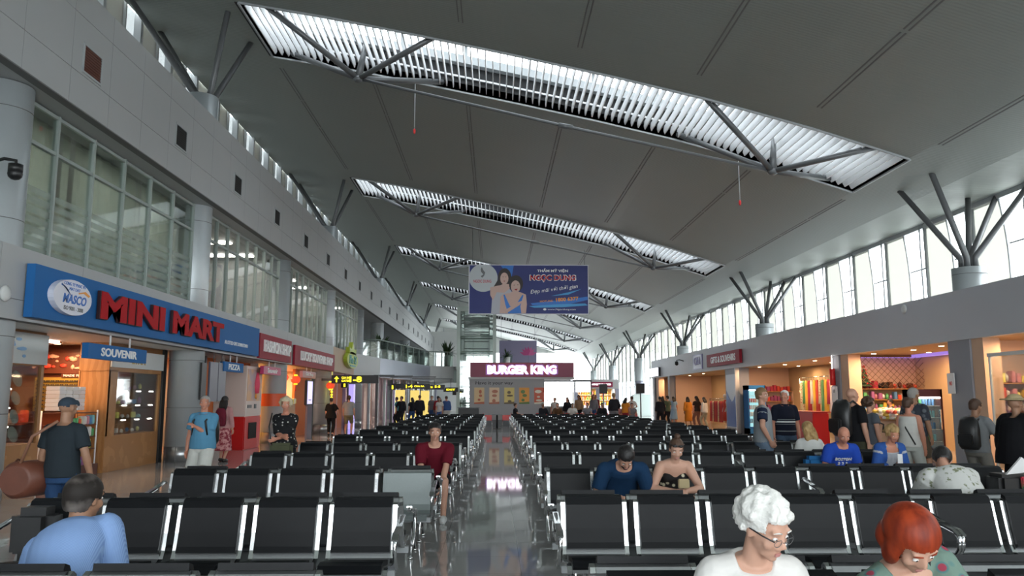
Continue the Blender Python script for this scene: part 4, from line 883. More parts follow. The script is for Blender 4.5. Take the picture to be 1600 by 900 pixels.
def snack(x0, y0, nx, ny, sx, sy, z0, s=.16, lay=3):
    def f(i):
        l, r_ = divmod(i, nx*ny); a, c = divmod(r_, ny); x = x0+sx*a+random.uniform(-.02, .02); y = y0+sy*c+random.uniform(-.03, .03)
        bb = MB(); bb.ball((x, y, z0+.035+.085*l+.02*a), (s*.45, s*.6, .06), 0, 1, Euler((random.uniform(-.4, .4), random.uniform(-.4, .4), random.uniform(0, 3))).to_matrix()); return bb.build('snack_packet', random.choice([PAL[3], PAL[5], PAL[1], PAL[6], PAL[0], K['wl']]))
    return f
place(snack(11.3, 22.05, 4, 14, .22, .2, .99, .19), 168, None, 'packet', 'small shiny snack packet in the heap on the low display table', 'snack packets heaped on the low table')
face_shelf('pale shelves heaped with snacks facing the benches, nearest right shop', 11.75, 13.88, 19.02, [.5, .9, 1.25, 1.6, 1.95], 'tan2')
place(fpk(11.88, 16, .125, 18.75, [.5, .9, 1.25, 1.6, 1.95], [PAL[3], PAL[5], PAL[6], PAL[1], K['wl'], PAL[0]], 'snack_packet', (0, 2), 1.1), 80, None, 'packet', 'pale or yellow snack packet on the shelves of the nearest right shop', 'snack packets in the nearest right shop')
face_shelf('tan shelves of red bags on the far partition of the middle right shop', 12.45, 13.88, 37.5, [.6, 1.0, 1.45, 1.9], 'tan2')
place(fpk(12.6, 8, .16, 37.25, [.6, 1.0, 1.45, 1.9], [GM[0], GM[1], GM[5], PAL[1]], 'handbag', (0,), 1.1), 32, None, 'bag', 'red or plum bag on the far shelves of the middle right shop', 'bags on the far shelves of the middle shop')
t = thing('glass_partition', 'white framed glass partition at the nearest right shop', 'partition', (11.2, 15.4, 0)); MB().box(11.18, 11.24, 12, 17.9, 2.52, 2.6).build('top_rail', 'white', t)
for y in (17.85, 15.9, 13.9): MB().cyl((11.21, y, 0), (11.21, y, 2.55), .03, 0, 8).build('post', 'white', t)
MB().cyl((11.25, 15.95, .9), (11.25, 15.95, 2.35), .03, 0, 8).build('light_tube', 'lampw', t); MB().box(11.2, 11.21, 12, 17.85, .05, 2.52).build('glass_pane', 'clear', t)

# ================= middle of the hall =================
# burger kiosk
t = thing('burger_kiosk', 'grey fast food kiosk with a crimson sign reading BURGER KING', 'kiosk', (1.5, 47.5, 0)); fr = FR((0, 46, 0), FRONT)
MB().box(-1.45, 2.85, 46.05, 49.4, .35, 2.72).build('wall', mat('kiosk grey', (.38, .38, .39), .55), t); MB().box(-1.45, 2.85, 46.0, 49.4, 0, .35).build('plinth', 'strut', t)
MB().box(-1.5, 4.6, 45.95, 49.6, 2.66, 2.78).build('canopy', 'white', t)
sb = MB().bev(-1.4, 4.55, 45.8, 49.5, 2.78, 3.6, .02).build('sign_board', 'maroon', t)
lettering('BURGER KING', fr, 1.56, 3.19, 3.95, .5, .2, .27, K.setdefault('bklit', emat('lit pinkish white letters', (1, .93, 1), 1.5)), sb, bold=.05)
lettering('BURGER KING', fr, 1.56, 3.19, 4.15, .62, .19, .215, mat('violet letter edge', (.35, .12, .45), .4), sb, bold=.07, name='letter_backing')
MB().box(-1.46, -1.42, 46.3, 49.2, 2.8, 3.55).build('side_lightbox', emat('lit side face', (1, .95, 1), 1.5), sb)
lettering('Have it your way', fr, -.02, 2.42, 2.15, .24, -.05, -.035, 'black', t, bold=.01, italic=.1)
for i in range(5):
    u = -.88+i*.86; pc = [((.75, .55, .3), (.5, .12, .05)), ((.8, .6, .4), (.45, .15, .08)), ((.75, .6, .2), (.15, .1, .04)), ((.8, .35, .05), (.1, .2, .04)), ((.6, .1, .04), (.75, .7, .55))][i]
    p = MB().prism([(u-.29, 1.25), (u+.29, 1.25), (u+.29, 2.18), (u-.29, 2.18)], fr, -.05, -.03).build('food_poster', mat(f'poster ground {i}', pc[0], .45), t)
    m2 = mat(f'poster print {i}', pc[1], .45); random.seed(40+i); b = MB()
    for q in range(3): b.prism(disc_poly(u+random.uniform(-.08, .08), 1.45+.25*q+random.uniform(-.05, .05), random.uniform(.08, .2), random.uniform(.05, .12), 10), fr, -.03, -.026+q*.001)
    b.prism([(u-.29, 1.25), (u+.29, 1.25), (u+.29, 1.38), (u-.29, 1.33)], fr, -.03, -.025); b.build('print', m2, p)
t = thing('kiosk_counter', 'long serving counter extending right of the burger kiosk', 'counter', (3.7, 47.5, 0)); MB().bev(2.9, 4.5, 46.3, 49, 0, 1.05, .02).build('body', 'strut', t); MB().box(2.86, 4.55, 46.25, 49.05, 1.05, 1.1).build('top', 'white', t)
t = thing('menu_board', 'row of white lit menu panels above the kiosk counter', 'menu board', (4.3, 50.6, 2.0))
for i in range(3): MB().bev(3.0+1.05*i, 3.95+1.05*i, 50.5, 50.6, 1.95, 2.6, .02).build('panel', emat('lit menu', (.95, .97, 1), .9), t)
MB().box(3, 6.1, 50.52, 50.58, 2.6, 2.7).cyl((2.97, 50.55, 0), (2.97, 50.55, 2.7), .03).cyl((6.12, 50.55, 0), (6.12, 50.55, 2.7), .03).build('rail', 'strut', t)
# big banner
t = thing('hanging_banner', 'large blue hanging advertising banner with two women', 'banner', (1.8, 42, 5.98)); fr = FR((1.8, 42, 7.32), FRONT)
W2, H2 = 3.2, 1.33
MB().prism([(-W2, -H2), (W2, -H2), (W2, H2), (-W2, H2)], fr, -.08, 0).build('panel', mat('white banner edge', (.6, .6, .65), .5), t)
K['navy'] = mat('royal blue print', (.008, .018, .15), .45, noise=.2, nscale=.8)
bn = MB().prism([(-W2+.05, -H2+.04), (W2-.04, -H2+.04), (W2-.04, H2-.04), (-W2+.05, H2-.04)], fr, 0, .004).build('print', 'navy', t)
def art(poly, d, m, nm='print_shape'): return MB().prism(poly, fr, d, d+.002).build(nm, m, bn)
pl = [p for p in disc_poly(-2.42, .62, .76, .76, 40)]; pl = [(max(-W2+.05, x), min(H2-.04, y)) for x, y in pl]; art(pl, .004, mat('banner pale disc', (.5, .54, .56), .5))
lettering('NGOC DUNG', fr, -2.47, .43, .95, .16, .006, .009, mat('crimson print', (.5, .03, .05), .5), bn)
art([(-2.5, 1.2), (-2.44, 1.05), (-2.32, .9), (-2.38, .72), (-2.48, .62), (-2.56, .7), (-2.42, .8), (-2.55, .95), (-2.56, 1.08)], .006, K['strut'])
KB = [mat('bright blue wave', (.02, .16, .55), .4), mat('sky blue wave', (.05, .32, .65), .4)]
art([(.1, -.75), (1.2, -.62), (2.3, -.5), (W2-.05, -.38), (W2-.05, -.55), (2.2, -.78), (1.0, -.86), (.2, -.85)], .005, KB[0]); art([(.0, -.9), (1.5, -.80), (3.0, -.75), (W2-.05, -.85), (1.8, -.95), (.3, -.98)], .006, KB[1]); art([(1.2, -.35), (2.0, -.18), (W2-.4, .02), (2.1, -.28)], .005, KB[1]); art([(-1.5, H2-.05), (-1.2, .9), (-.9, .7), (-.8, H2-.05)], .005, KB[0])
sk = mat('printed skin', (.58, .40, .34), .5); hr = mat('printed dark hair', (.02, .012, .012), .5); dr = mat('printed pale dress', (.45, .47, .52), .5)
art(disc_poly(-1.28, .62, .36, .52, 24), .006, hr); art([(-1.62, .55), (-1.95, .0), (-1.6, -.05), (-1.4, .3)], .0065, hr)
art([(-2.0, -H2+.05), (-1.95, -.5), (-2.05, .05), (-1.75, .1), (-1.4, .1), (-1.0, .0), (-.7, -.4), (-.8, -H2+.05)], .008, dr); art([(-2.05, .1), (-1.72, .18), (-1.5, .22), (-1.35, .3), (-1.05, .28), (-.95, .1), (-1.3, -.2), (-1.7, -.15), (-1.9, -.6), (-2.05, -.3)], .009, sk)
art(disc_poly(-1.3, .58, .22, .32, 20), .010, sk); art([(-1.36, .46), (-1.24, .46), (-1.3, .41)], .012, K['redsign']); art([(-1.42, .66), (-1.34, .68), (-1.34, .65)], .012, hr); art([(-1.26, .68), (-1.18, .66), (-1.26, .65)], .012, hr)
art(disc_poly(-.68, .30, .38, .46, 24), .012, hr); art([(-1.55, -H2+.05), (-1.5, -.4), (-1.35, -.25), (-1.0, -.2), (-.85, -.1), (-.45, -.15), (-.15, -.28), (-.1, -.8), (-.15, -H2+.05)], .013, sk)
art(disc_poly(-.70, .14, .25, .34, 20, 0, 6.283), .015, sk); art([(-.78, .0), (-.58, .04), (-.66, -.07)], .017, K['redsign']); art([(-.84, .22), (-.74, .25), (-.74, .21)], .017, hr); art([(-.62, .26), (-.52, .25), (-.6, .22)], .017, hr)
art([(-1.35, -.3), (-1.28, -.28), (-1.0, -.9), (-.75, -.95), (-.35, -.3), (-.28, -.32), (-.45, -.9), (-.4, -H2+.05), (-1.1, -H2+.05), (-1.25, -.8)], .017, KB[0])
art([(-1.4, -H2+.1), (-1.2, -H2+.25), (-.6, -.7), (-.3, -.6), (-.5, -.85), (-1.1, -H2+.1)], .019, sk)
def L_(s, u, v, w, h, m, **k): lettering(s, fr, u, v, w, h, .008, .012, m, bn, **k)
L_('THẨM MỸ VIỆN', 1.28, 1.02, 1.65, .24, 'wl', bold=.03)
lettering('NGỌC DUNG', fr, 1.29, .60, 2.50, .43, .006, .008, 'wl', bn, bold=.055); L_('NGỌC DUNG', 1.29, .60, 2.4, .36, 'redletter', bold=.03)
L_('Đẹp mãi với thời gian', 1.35, .0, 2.55, .28, 'wl', bold=0, italic=.25, rot=.13)
L_('1800 6377', 2.05, -.52, 1.2, .2, 'logoorange', bold=.03, rot=.07); L_('HOTLINE:', .95, -.63, .7, .1, 'logoorange', bold=.01, rot=.05)
L_('www.Ngocdung.com', 1.75, -1.08, 1.5, .11, 'wl', bold=0); art(disc_poly(.85, -1.07, .09, .06, 10), .008, K['wl'])
for u in (-3.0, 3.0): MB().cyl((1.8+u, 42.04, 8.62), (1.8+u, 42.04, zc(1.8+u)+.1), .012, 0, 6).build('cable', 'strut', t)
# lotus banner
t = thing('hanging_banner', 'violet banner with a pink lotus flower, beyond the big blue banner', 'banner', (1.93, 66, 4.46)); fr = FR((1.93, 66, 5.38), FRONT)
MB().prism([(-1.55, -.92), (1.55, -.92), (1.55, .92), (-1.55, .92)], fr, -.06, 0).build('panel', mat('mauve banner', (.26, .24, .38), .5), t); PK = mat('lotus pink', (.62, .12, .32), .5); PK2 = mat('lotus deep pink', (.48, .06, .22), .5)
for i, a in enumerate((-70, 70, -45, 45, -22, 22, 0)): 
    a = R(a); P = [(0, 0), (-.14, .35), (0, .75), (.14, .35)]; MB().prism([(.85+x*math.cos(a)+y*math.sin(a), -.3-x*math.sin(a)*-1*-1+y*math.cos(a)) for x, y in P][::-1][::-1], fr, .002+.002*i, .0035+.002*i).build('petal', PK if i % 2 else PK2, t)
MB().prism([(.84, -.92), (.87, -.92), (.87, -.3), (.84, -.3)], fr, .0, .002).prism([(-1.3, -.92), (-.5, -.92), (-.45, -.3), (-1.2, -.3)], fr, 0, .002).build('stem', mat('print green grey', (.15, .2, .22), .5), t)
for u in (-1.4, 1.4): MB().cyl((1.93+u, 66.02, 6.28), (1.93+u, 66.02, zc(1.93+u)+.1), .012, 0, 6).build('cable', 'strut', t)
# glass lift tower
t = thing('glass_lift_tower', 'pale green steel and glass lift tower behind the burger kiosk', 'lift', (-1.35, 61, 0)); K['liftsteel'] = mat('pale green steel', (.42, .48, .44), .4, .2); x0, x1, y0, y1 = -2.85, .1, 60, 62.6
for x in (x0+.12, x1-.12):
    for y in (y0+.12, y1-.12): MB().box(x-.13, x+.13, y-.13, y+.13, 0, 8.4).build('corner_post', 'liftsteel', t)
MB().box(x0, x1, y0, y1, 8.1, 8.45).build('top_frame', 'liftsteel', t)
for z in (1.2, 2.4, 3.9, 5.0, 6.2, 7.4): MB().box(x0+.2, x1-.2, y0+.03, y0+.12, z-.06, z+.06).box(x0+.2, x1-.2, y1-.12, y1-.03, z-.06, z+.06).box(x0+.03, x0+.12, y0, y1, z-.06, z+.06).box(x1-.12, x1-.03, y0, y1, z-.06, z+.06).build('cross_beam', 'liftsteel', t)
for a in (MB().box(x0+.25, x1-.25, y0+.02, y0+.03, .1, 8.1), MB().box(x0+.02, x0+.03, y0+.25, y1-.25, .1, 8.1), MB().box(x1-.03, x1-.02, y0+.25, y1-.25, .1, 8.1)): a.build('glass_panel', 'green_glass', t)
MB().box(x0+.5, x1-.5, y0+.5, y1-.5, 6.9, 7.7).box(x0+.5, x0+.56, y0+.5, y0+.56, 0, 8.1).box(x1-.56, x1-.5, y0+.5, y0+.56, 0, 8.1).box(x0+.5, x1-.5, y0+.5, y0+.56, 6.5, 6.6).build('lift_car', 'strut2', t)
b = MB()
for q in range(14): b.box(x0+.5, x1-.5, y1-.5, y1-.44, .4+.55*q, .48+.55*q)
b.build('guide_bracket', 'strut', t)
# kiosk at the far right
t = thing('shop_kiosk', 'grey kiosk with a small crimson sign at the far end of the benches', 'kiosk', (7.9, 63, 0)); MB().bev(6.2, 9.6, 62, 65, 2.3, 3.0, .02).build('fascia', 'alum', t)
fr = FR((7.9, 62, 2.62), FRONT); s_ = MB().prism([(-1.25, -.2), (1.25, -.2), (1.25, .2), (-1.25, .2)], fr, 0, .05).build('sign_board', 'maroon', t); lettering('GIFT  WINE TOBACCO', fr, .1, 0, 2.0, .12, .05, .06, 'litwhite', s_); MB().prism(disc_poly(-1.05, 0, .08, .08, 12), fr, .05, .06).build('mark', 'litwhite', s_)
for x in (6.3, 8.0, 9.5): MB().box(x-.15, x+.15, 62.1, 62.4, 0, 2.3).build('post', 'lilac', t)
MB().box(6.3, 9.5, 64.8, 64.9, 0, 2.3).build('back_wall', 'goldwall', t); MB().bev(6.5, 9.2, 62.2, 62.9, 0, 1.0, .02).build('counter', emat('lit counter', (.9, .85, .9), .5), t)
place(lambda i: packet(6.8+.0*i, 64.6, 1, .1, .1, .1, PAL[0]) if False else (lambda b: b.build('bottle', random.choice(PAL[:7])))(MB().tube([(6.5+.2*(i % 14), 64.6, 1.0+.42*(i//14)), (6.5+.2*(i % 14), 64.6, 1.2+.42*(i//14)), (6.5+.2*(i % 14), 64.6, 1.3+.42*(i//14))], [.05, .05, .02], 0, 8)), 42, None, 'bottle', 'small bottle on the back wall of the far right kiosk', 'bottles in the far right kiosk')
t_ = thing('goods_rack', 'back shelves for bottles in the far right kiosk', 'shelf', (7.9, 64.6, 0))
for z in (1.0, 1.42, 1.84): MB().box(6.4, 9.4, 64.45, 64.8, z-.03, z).build('shelf', 'white', t_)
MB().box(6.35, 6.4, 64.45, 64.8, 0, 2.2).box(9.4, 9.45, 64.45, 64.8, 0, 2.2).build('side', 'white', t_)
downlight(7.2, 63.5, 2.3, 60, WARM, 'warm spotlight inside the far right kiosk', 'far kiosk spotlights'); downlight(8.6, 63.5, 2.3, 60, WARM, 'warm spotlight inside the far right kiosk', 'far kiosk spotlights')
# red chairs and dark table at the end of the aisle
def red_chair(x, y, rz, lab):
    t = thing('cafe_chair', lab, 'chair', (x, y, 0), rz, 'red cafe chairs by the burger kiosk')
    MB().bev(-.21, .21, -.21, .21, .43, .47, .02).build('seat', 'red', t, True); MB().bev(-.24, -.20, -.19, .24, .44, .70, .018).bev(.20, .24, -.19, .24, .44, .70, .018).build('armrest', 'red', t, True); MB().loft([((0, .2, .47), .2, .02, (1, 0, 0), (0, 1, 0)), ((0, .24, .66), .22, .02, (1, 0, 0), (0, 1, 0)), ((0, .27, .82), .18, .02, (1, 0, 0), (0, 1, 0))], 0, 14).build('backrest', 'red', t, True)
    for sx in (-.18, .18):
        for sy in (-.18, .18): MB().cyl((sx, sy, .43), (sx*1.15, sy*1.15, 0), .012, 0, 8).build('leg', 'chrome', t, True)
red_chair(-.33, 42.2, R(90), 'red cafe chair left of the dark table at the end of the aisle'); red_chair(.60, 42.2, R(-90), 'red cafe chair right of the dark table at the end of the aisle')
t = thing('cafe_table', 'dark cafe table between two red chairs at the end of the aisle', 'table', (.13, 42.2, 0)); MB().bev(-.15, .42, 41.85, 42.55, .71, .75, .01).build('tabletop', 'strut', t); MB().cyl((.13, 42.2, .02), (.13, 42.2, .71), .05).build('pedestal', 'black', t); MB().cyl((.13, 42.2, 0), (.13, 42.2, .02), .25, 0, 20).build('foot', 'black', t)
t = thing('waste_station', 'low black bin station left of the burger kiosk wall', 'cabinet', (-1.0, 43.6, 0)); MB().bev(-1.95, -.85, 43.3, 44.0, 0, 1.05, .02).build('body', 'black', t); MB().bev(-2.0, -.8, 43.25, 44.05, 1.05, 1.09, .01).build('top', 'strut', t)
for i in range(7):
    x = 2.6+.8*i; t = thing('sofa_bench', 'low red cafe seat in the crowded seating by the kiosk counter', 'seat', (x, 43.4, 0), 0, 'red cafe seats at the kiosk'); MB().bev(x-.37, x+.37, 43.1, 43.7, .12, .45, .03).build('seat', 'red', t); MB().bev(x-.37, x+.37, 43.6, 43.75, .45, .78, .03).build('backrest', 'red', t); MB().box(x-.33, x+.33, 43.2, 43.6, 0, .12).build('plinth', 'black', t)
# plants on the mezzanine
def leafy(x, y, z0, hpot, spread, hgt, n, lab, grp=None, seed=1):
    random.seed(seed); t = thing('potted_plant', lab, 'plant', (x, y, z0), 0, grp); MB().tube([(x, y, z0), (x, y, z0+hpot)], [spread*.22, spread*.32], 0, 16).build('pot', 'white', t)
    b = MB()
    for i in range(n):
        a = random.uniform(0, 6.28); el = random.uniform(.1, 1.2); L = random.uniform(.6, 1)*spread; d = V3((math.cos(a)*math.cos(el), math.sin(a)*math.cos(el), math.sin(el)*hgt/spread)); s_ = V3((-math.sin(a), math.cos(a), 0)); w = .05*spread+.02
        P = [V3((x, y, z0+hpot))+d*L*f-V3((0, 0, .35*L*f*f*math.cos(el))) for f in (0, .35, .7, 1.0)]; vs = []
        for p, ww in zip(P, (.3, 1, .8, .05)): vs += [tuple(p-s_*w*ww), tuple(p+V3((0, 0, .01*spread))), tuple(p+s_*w*ww)]
        b.add(vs, [(3*k+j, 3*k+3+j, 3*k+4+j, 3*k+1+j) for k in range(3) for j in (0, 1)])
    b.build('leaves', K.setdefault('leaf', mat('leaf green', (.035, .07, .025), .55, noise=.4, nscale=5)), t)
leafy(-7.2, 50.3, 3.9, .7, 1.3, 1.4, 70, 'big leafy plant behind the glass rail, leftmost on the mezzanine', seed=2); leafy(-6.6, 55.5, 3.9, .6, 1.5, 1.3, 70, 'spreading leafy plant in the middle of the mezzanine rail', seed=3); leafy(-3.7, 61.6, 3.95, .9, 1.1, 1.5, 60, 'leafy plant in a tall pot at the rounded mezzanine end', seed=4)
leafy(.95, 61.5, 3.95, .75, .8, .9, 40, 'plant in a square planter in front of the lotus banner', seed=6); leafy(-3.1, 47.2, 0, .6, .8, 1.0, 50, 'dark bushy potted plant on the floor beyond the left benches', seed=5)
struct(MB().box(-3.2, 2.6, 61.2, 66, 3.7, 3.95).build('wall_bridge_deck', 'alum'))
# column pedestal and distant screens on the right, X about 9..10
t = thing('information_totem', 'pale green box pedestal around the base of the far right round column', 'pedestal', (13.0, 70.6, 0))
MB().bev(12.1, 13.7, 70.0, 70.8, 0, 1.9, .03).build('box', mat('pale green grey panel', (.36, .42, .40), .5), t)
MB().loft([((13.0, 71.4, 2.7), .45, .45, (1, 0, 0), (0, 1, 0)), ((13.0, 71.4, 3.1), .45, .45, (1, 0, 0), (0, 1, 0))], 0, 24).build('violet_band', 'lilac', t)
for x, y in ((7.9, 58.2), (10.3, 56.5)): t = thing('information_screen', 'small black screen on a post near the far right column, '+('left' if x < 9 else 'right')+' side', 'screen', (x, y, 0)); MB().bev(x-.3, x+.3, y-.05, y+.05, 1.9, 2.6, .02).build('screen', 'black', t); MB().cyl((x, y, 0), (x, y, 1.9), .05).build('post', 'strut', t)
# far end: walls and ceilings closing the hall beyond the lift
K['farwhite'] = mat('far white wall', (.7, .71, .7), .6)
struct(MB().box(-12, -3.4, 96, 96.3, 0, 9.5).box(-3.4, 4.5, 96, 96.3, 3.2, 4.6).build('wall_far_partition', 'farwhite'))
for i in range(9):
    y = 70+i*2.8; struct(MB().box(-8.9+.25*i, -8.7+.25*i, y, y+1.6, 0, 2.75).build('wall_far_shopfront', 'farwhite' if i % 2 else 'lilac'))
# ================= people =================
from mathutils.kdtree import KDTree
def vv(*a): return np.array(a if len(a) > 1 else a[0], float)
def nrm(a): return a/(np.linalg.norm(a)+1e-9)
def frame_of(d, fwd):
    """unit axis d; lateral and front axes perpendicular to it"""
    d = nrm(d); f = nrm(fwd-d*np.dot(fwd, d)); return np.cross(f, d), f, d     # right, front, up
def ik(a, c, l1, l2, hint):
    d = c-a; L = np.linalg.norm(d); L2 = min(L, (l1+l2)*.999); u = nrm(d); c = a+u*L2
    x = (l1*l1-l2*l2+L2*L2)/(2*L2); h = math.sqrt(max(0, l1*l1-x*x)); p = nrm(hint-u*np.dot(hint, u)); return a+u*x+p*h, c
class Body:
    def __init__(s, H=1.7, sit=False, lean=0., curl=0., side=0., turn=0., head=(0, 0, 0), hands=None, feet=None, fat=1., fem=False, hint=None, seat=.43, knee=.13, headk=1., shw=1.):
        """local frame: x right, y forward, z up; head = (yaw, pitch, roll) degrees"""
        k = H/1.72; s.k = k; s.fat = fat; s.fem = fem; s.hk = headk
        s.pel = vv(0, 0, .53*H if not sit else seat+.10*k)
        c, n = math.cos, math.sin; l1, l2 = R(lean), R(lean+curl)
        d1 = vv(n(side), n(l1), c(l1)); d2 = vv(n(side*1.4), n(l2), c(l2))
        s.chest = s.pel+nrm(d1)*.27*k; s.neck = s.chest+nrm(d2)*.235*k
        s.d1, s.d2 = nrm(d1), nrm(d2)
        rt = vv(c(R(turn)), n(R(turn)), 0); s.rt = rt; fw = vv(-n(R(turn)), c(R(turn)), 0)
        s.R1, s.F1, _ = frame_of(s.d1, vv(0, 1, 0)); s.R2, s.F2, _ = frame_of(s.d2, fw)
        Rm = Euler((R(-head[1]), R(head[2]), R(head[0])), 'ZXY' if 0 else 'XYZ').to_matrix()
        yaw, pit, rol = [R(a) for a in head]
        M = Matrix.Rotation(yaw, 3, 'Z') @ Matrix.Rotation(pit, 3, 'X') @ Matrix.Rotation(rol, 3, 'Y'); s.HM = np.array(M)
        hd = s.HM @ vv(0, 0, 1); nd = nrm(s.d2*.6+hd*.5+vv(0, .12, 0)); s.skull = s.neck+nd*.066*k+hd*.105*k
        sw = (.150 if fem else .170)*k*shw; s.sh = [s.neck-s.d2*.062*k-s.R2*sw, s.neck-s.d2*.062*k+s.R2*sw]
        hh = hands or [None, None]; s.el = []; s.wr = []; s.hand_t = []
        for i, sg in enumerate((-1, 1)):
            t = hh[i]; t = s.sh[i]+vv(sg*.07*k, .05*k, -.52*k) if t is None else vv(t)
            hi = vv(sg*.7, -.8, -.3) if not hint else vv(hint[i])
            e, w = ik(s.sh[i], t, .285*k, .25*k, hi); s.el.append(e); s.wr.append(w)
        s.hip = [s.pel+vv(-.09*k, 0, -.02*k), s.pel+vv(.09*k, 0, -.02*k)]; s.kn = []; s.an = []
        for i, sg in enumerate((-1, 1)):
            if feet and feet[i] is not None: f = vv(feet[i])
            elif sit: f = vv(sg*(knee+.01), .50*k, .085)
            else: f = vv(sg*.11*k, .0, .085*k)
            kn, an = ik(s.hip[i], f, .435*k, .425*k if not sit else .42*k, vv(sg*.12, 1, .25 if sit else .05)); s.kn.append(kn); s.an.append(an)
        s.sit = sit
    # ---- pieces: lists of rings / balls put in an MB ----
    def torso(s, mb, g=0., t0=-.25, t1=1., hem=0., seg=20):
        k, ft = s.k, s.fat; fem = s.fem
        prof = [(-.25, .15, .11), (-.1, .17, .12), (.05, .168, .12), (.25, .150 if not fem else .132, .108), (.45, .150 if not fem else .138, .110), (.65, .163 if not fem else .150, .116), (.82, .165 if not fem else .148, .108), (.92, .135, .088), (1., .075, .066)]
        ts = [q[0] for q in prof]; rings = []
        for t in np.linspace(t0, t1, 30):
            a = np.interp(t, ts, [q[1] for q in prof]); b = np.interp(t, ts, [q[2] for q in prof])
            bell = math.exp(-((t-.3)/.28)**2)*(ft-1); a = (a+.11*bell)*k*(1+.35*(ft-1)); b = (b+.20*bell)*k*(1+.25*(ft-1))
            P0, P1, P2 = s.pel, s.chest, s.neck
            c = (1-t)**2*P0+2*t*(1-t)*(P1*2-P0*.5-P2*.5)+t*t*P2 if t > 0 else P0+s.d1*t*.45*k
            w = min(1, max(0, t)); up = nrm(s.d1*(1-w)+s.d2*w); Rr = nrm(s.R1*(1-w)+s.R2*w); Fr = nrm(np.cross(up, Rr)); h = hem*max(0, (.3-t)/.55)
            rings.append((c+Fr*(.02*bell*k), a+g+h, b+g+h, Rr, Fr))
        mb.loft(rings, 0, seg)
        if fem and t1 > .6 and g >= 0:
            for sg in (-1, 1): mb.ball(s.chest+s.d2*.075*k+s.F2*.078*k+s.R2*sg*.07*k, (.062*k+g, .05*k+g, .06*k+g), 0, 2)
    def shoulders(s, mb, g=0.):
        k = s.k
        for i in (0, 1):
            mb.tube([(s.neck-s.d2*.018*k)*.62+s.sh[i]*.38 if g > 0 else s.neck-s.d2*.015*k, (s.neck-s.d2*.02*k)*.45+s.sh[i]*.55, s.sh[i]], [.050*k+g, .050*k+g, .053*k+g], 0, 14); mb.ball(s.sh[i], (.056*k+g)*(1+.25*(s.fat-1)), 0, 2)
    def arm(s, mb, i, g=0., f0=0., f1=2., flare=0.):
        """f from 0 (shoulder) to 1 (elbow) to 2 (wrist)"""
        k = s.k*(1+.35*(s.fat-1)); pr = [(0, .056), (.35, .052), (.8, .042), (1, .040), (1.25, .042), (1.6, .034), (2, .026)]
        pts = []; rs = []
        fs = sorted(set([f0, f1]+[f for f in (0, .2, .4, .6, .8, .92, 1, 1.08, 1.25, 1.5, 1.75, 2) if f0 < f < f1]))
        for f in fs:
            pts.append(s.sh[i]+(s.el[i]-s.sh[i])*f if f <= 1 else s.el[i]+(s.wr[i]-s.el[i])*(f-1)); rs.append(np.interp(f, [p[0] for p in pr], [p[1] for p in pr])*k+g+flare*max(0, (f-f0)/(f1-f0)))
        mb.tube(pts, rs, 0, 14)
        mb.ball(s.el[i], .041*k+g, 0, 1) if f1 > 1.02 else None
    def leg(s, mb, i, g=0., f0=0., f1=2., flare=0.):
        k = s.k*(1+.3*(s.fat-1)); fk = 1.04 if s.fem else 1
        pr = [(0, .092*fk), (.3, .084*fk), (.8, .062), (1, .056), (1.3, .056), (1.6, .044), (1.9, .034), (2, .036)]
        fs = sorted(set([f0, f1]+[f for f in (0, .2, .4, .6, .8, .92, 1, 1.08, 1.3, 1.55, 1.8, 2) if f0 < f < f1])); pts = []; rs = []
        for f in fs:
            pts.append(s.hip[i]+(s.kn[i]-s.hip[i])*f if f <= 1 else s.kn[i]+(s.an[i]-s.kn[i])*(f-1)); rs.append(np.interp(f, [p[0] for p in pr], [p[1] for p in pr])*k+g+flare*max(0, (f-f0)/(f1-f0)))
        mb.tube(pts, rs, 0, 16)
        if f0 <= 0: mb.ball(s.hip[i], (.097*k+g), 0, 2)
        if f1 > 1.05: mb.ball(s.kn[i], .057*k+g, 0, 2)
    def foot(s, mb, i, g=0.):
        k = s.k; a = s.an[i]; y = 1; f = a+vv(0, .15*k, -.055*k); b = a+vv(0, -.03*k, -.04*k)
        mb.tube([b+vv(0, 0, 0), a+vv(0, .04*k, -.035*k), f], [.036*k+g, .040*k+g, .028*k+g], 0, 12)
    def hand(s, mb, i, curl=.45, fingers=True):
        k = s.k; sg = (-1, 1)[i]; d = nrm(s.wr[i]-s.el[i]); pn = nrm(vv(-sg*.9, .25, -.2)); pn = nrm(pn-d*np.dot(pn, d)); sd = np.cross(d, pn)*sg
        if sd[1] < 0: sd = -sd
        p = s.wr[i]+d*.045*k; mb.loft([(s.wr[i]-d*.01*k, .021*k, .026*k, pn, sd), (p, .014*k, .038*k, pn, sd), (p+d*.045*k, .011*k, .040*k, pn, sd)], 0, 12); s.palm = getattr(s, 'palm', {}); s.palm[i] = (p, d, pn, sd)
        if not fingers: return
        for q, (o, L) in enumerate(((.028, .062), (.010, .070), (-.009, .066), (-.027, .052))):
            b0 = p+d*.04*k+sd*o*k; d1 = nrm(d+pn*curl); d2 = nrm(d+pn*curl*2.4); m = b0+d1*L*.55*k; e = m+d2*L*.5*k; mb.tube([b0-d*.01, m, e], [.0092*k, .0085*k, .0072*k], 0, 8)
        t0 = s.wr[i]+d*.03*k+sd*.028*k; t1 = t0+nrm(sd*.8+d*.7+pn*.3)*.035*k; mb.tube([t0, t1, t1+nrm(d+pn*.5+sd*.1)*.034*k], [.013*k, .010*k, .0085*k], 0, 8)
    def hp(s, x, y, z): return s.skull+s.HM @ (vv(x, y, z)*s.k*s.hk)
    def hball(s, mb, c, r, sub=2, tilt=0.):
        M = Matrix(s.HM.tolist()) @ Matrix.Rotation(tilt, 3, 'X'); mb.ball(s.hp(*c), tuple(x*s.k*s.hk for x in r), 0, sub, M)
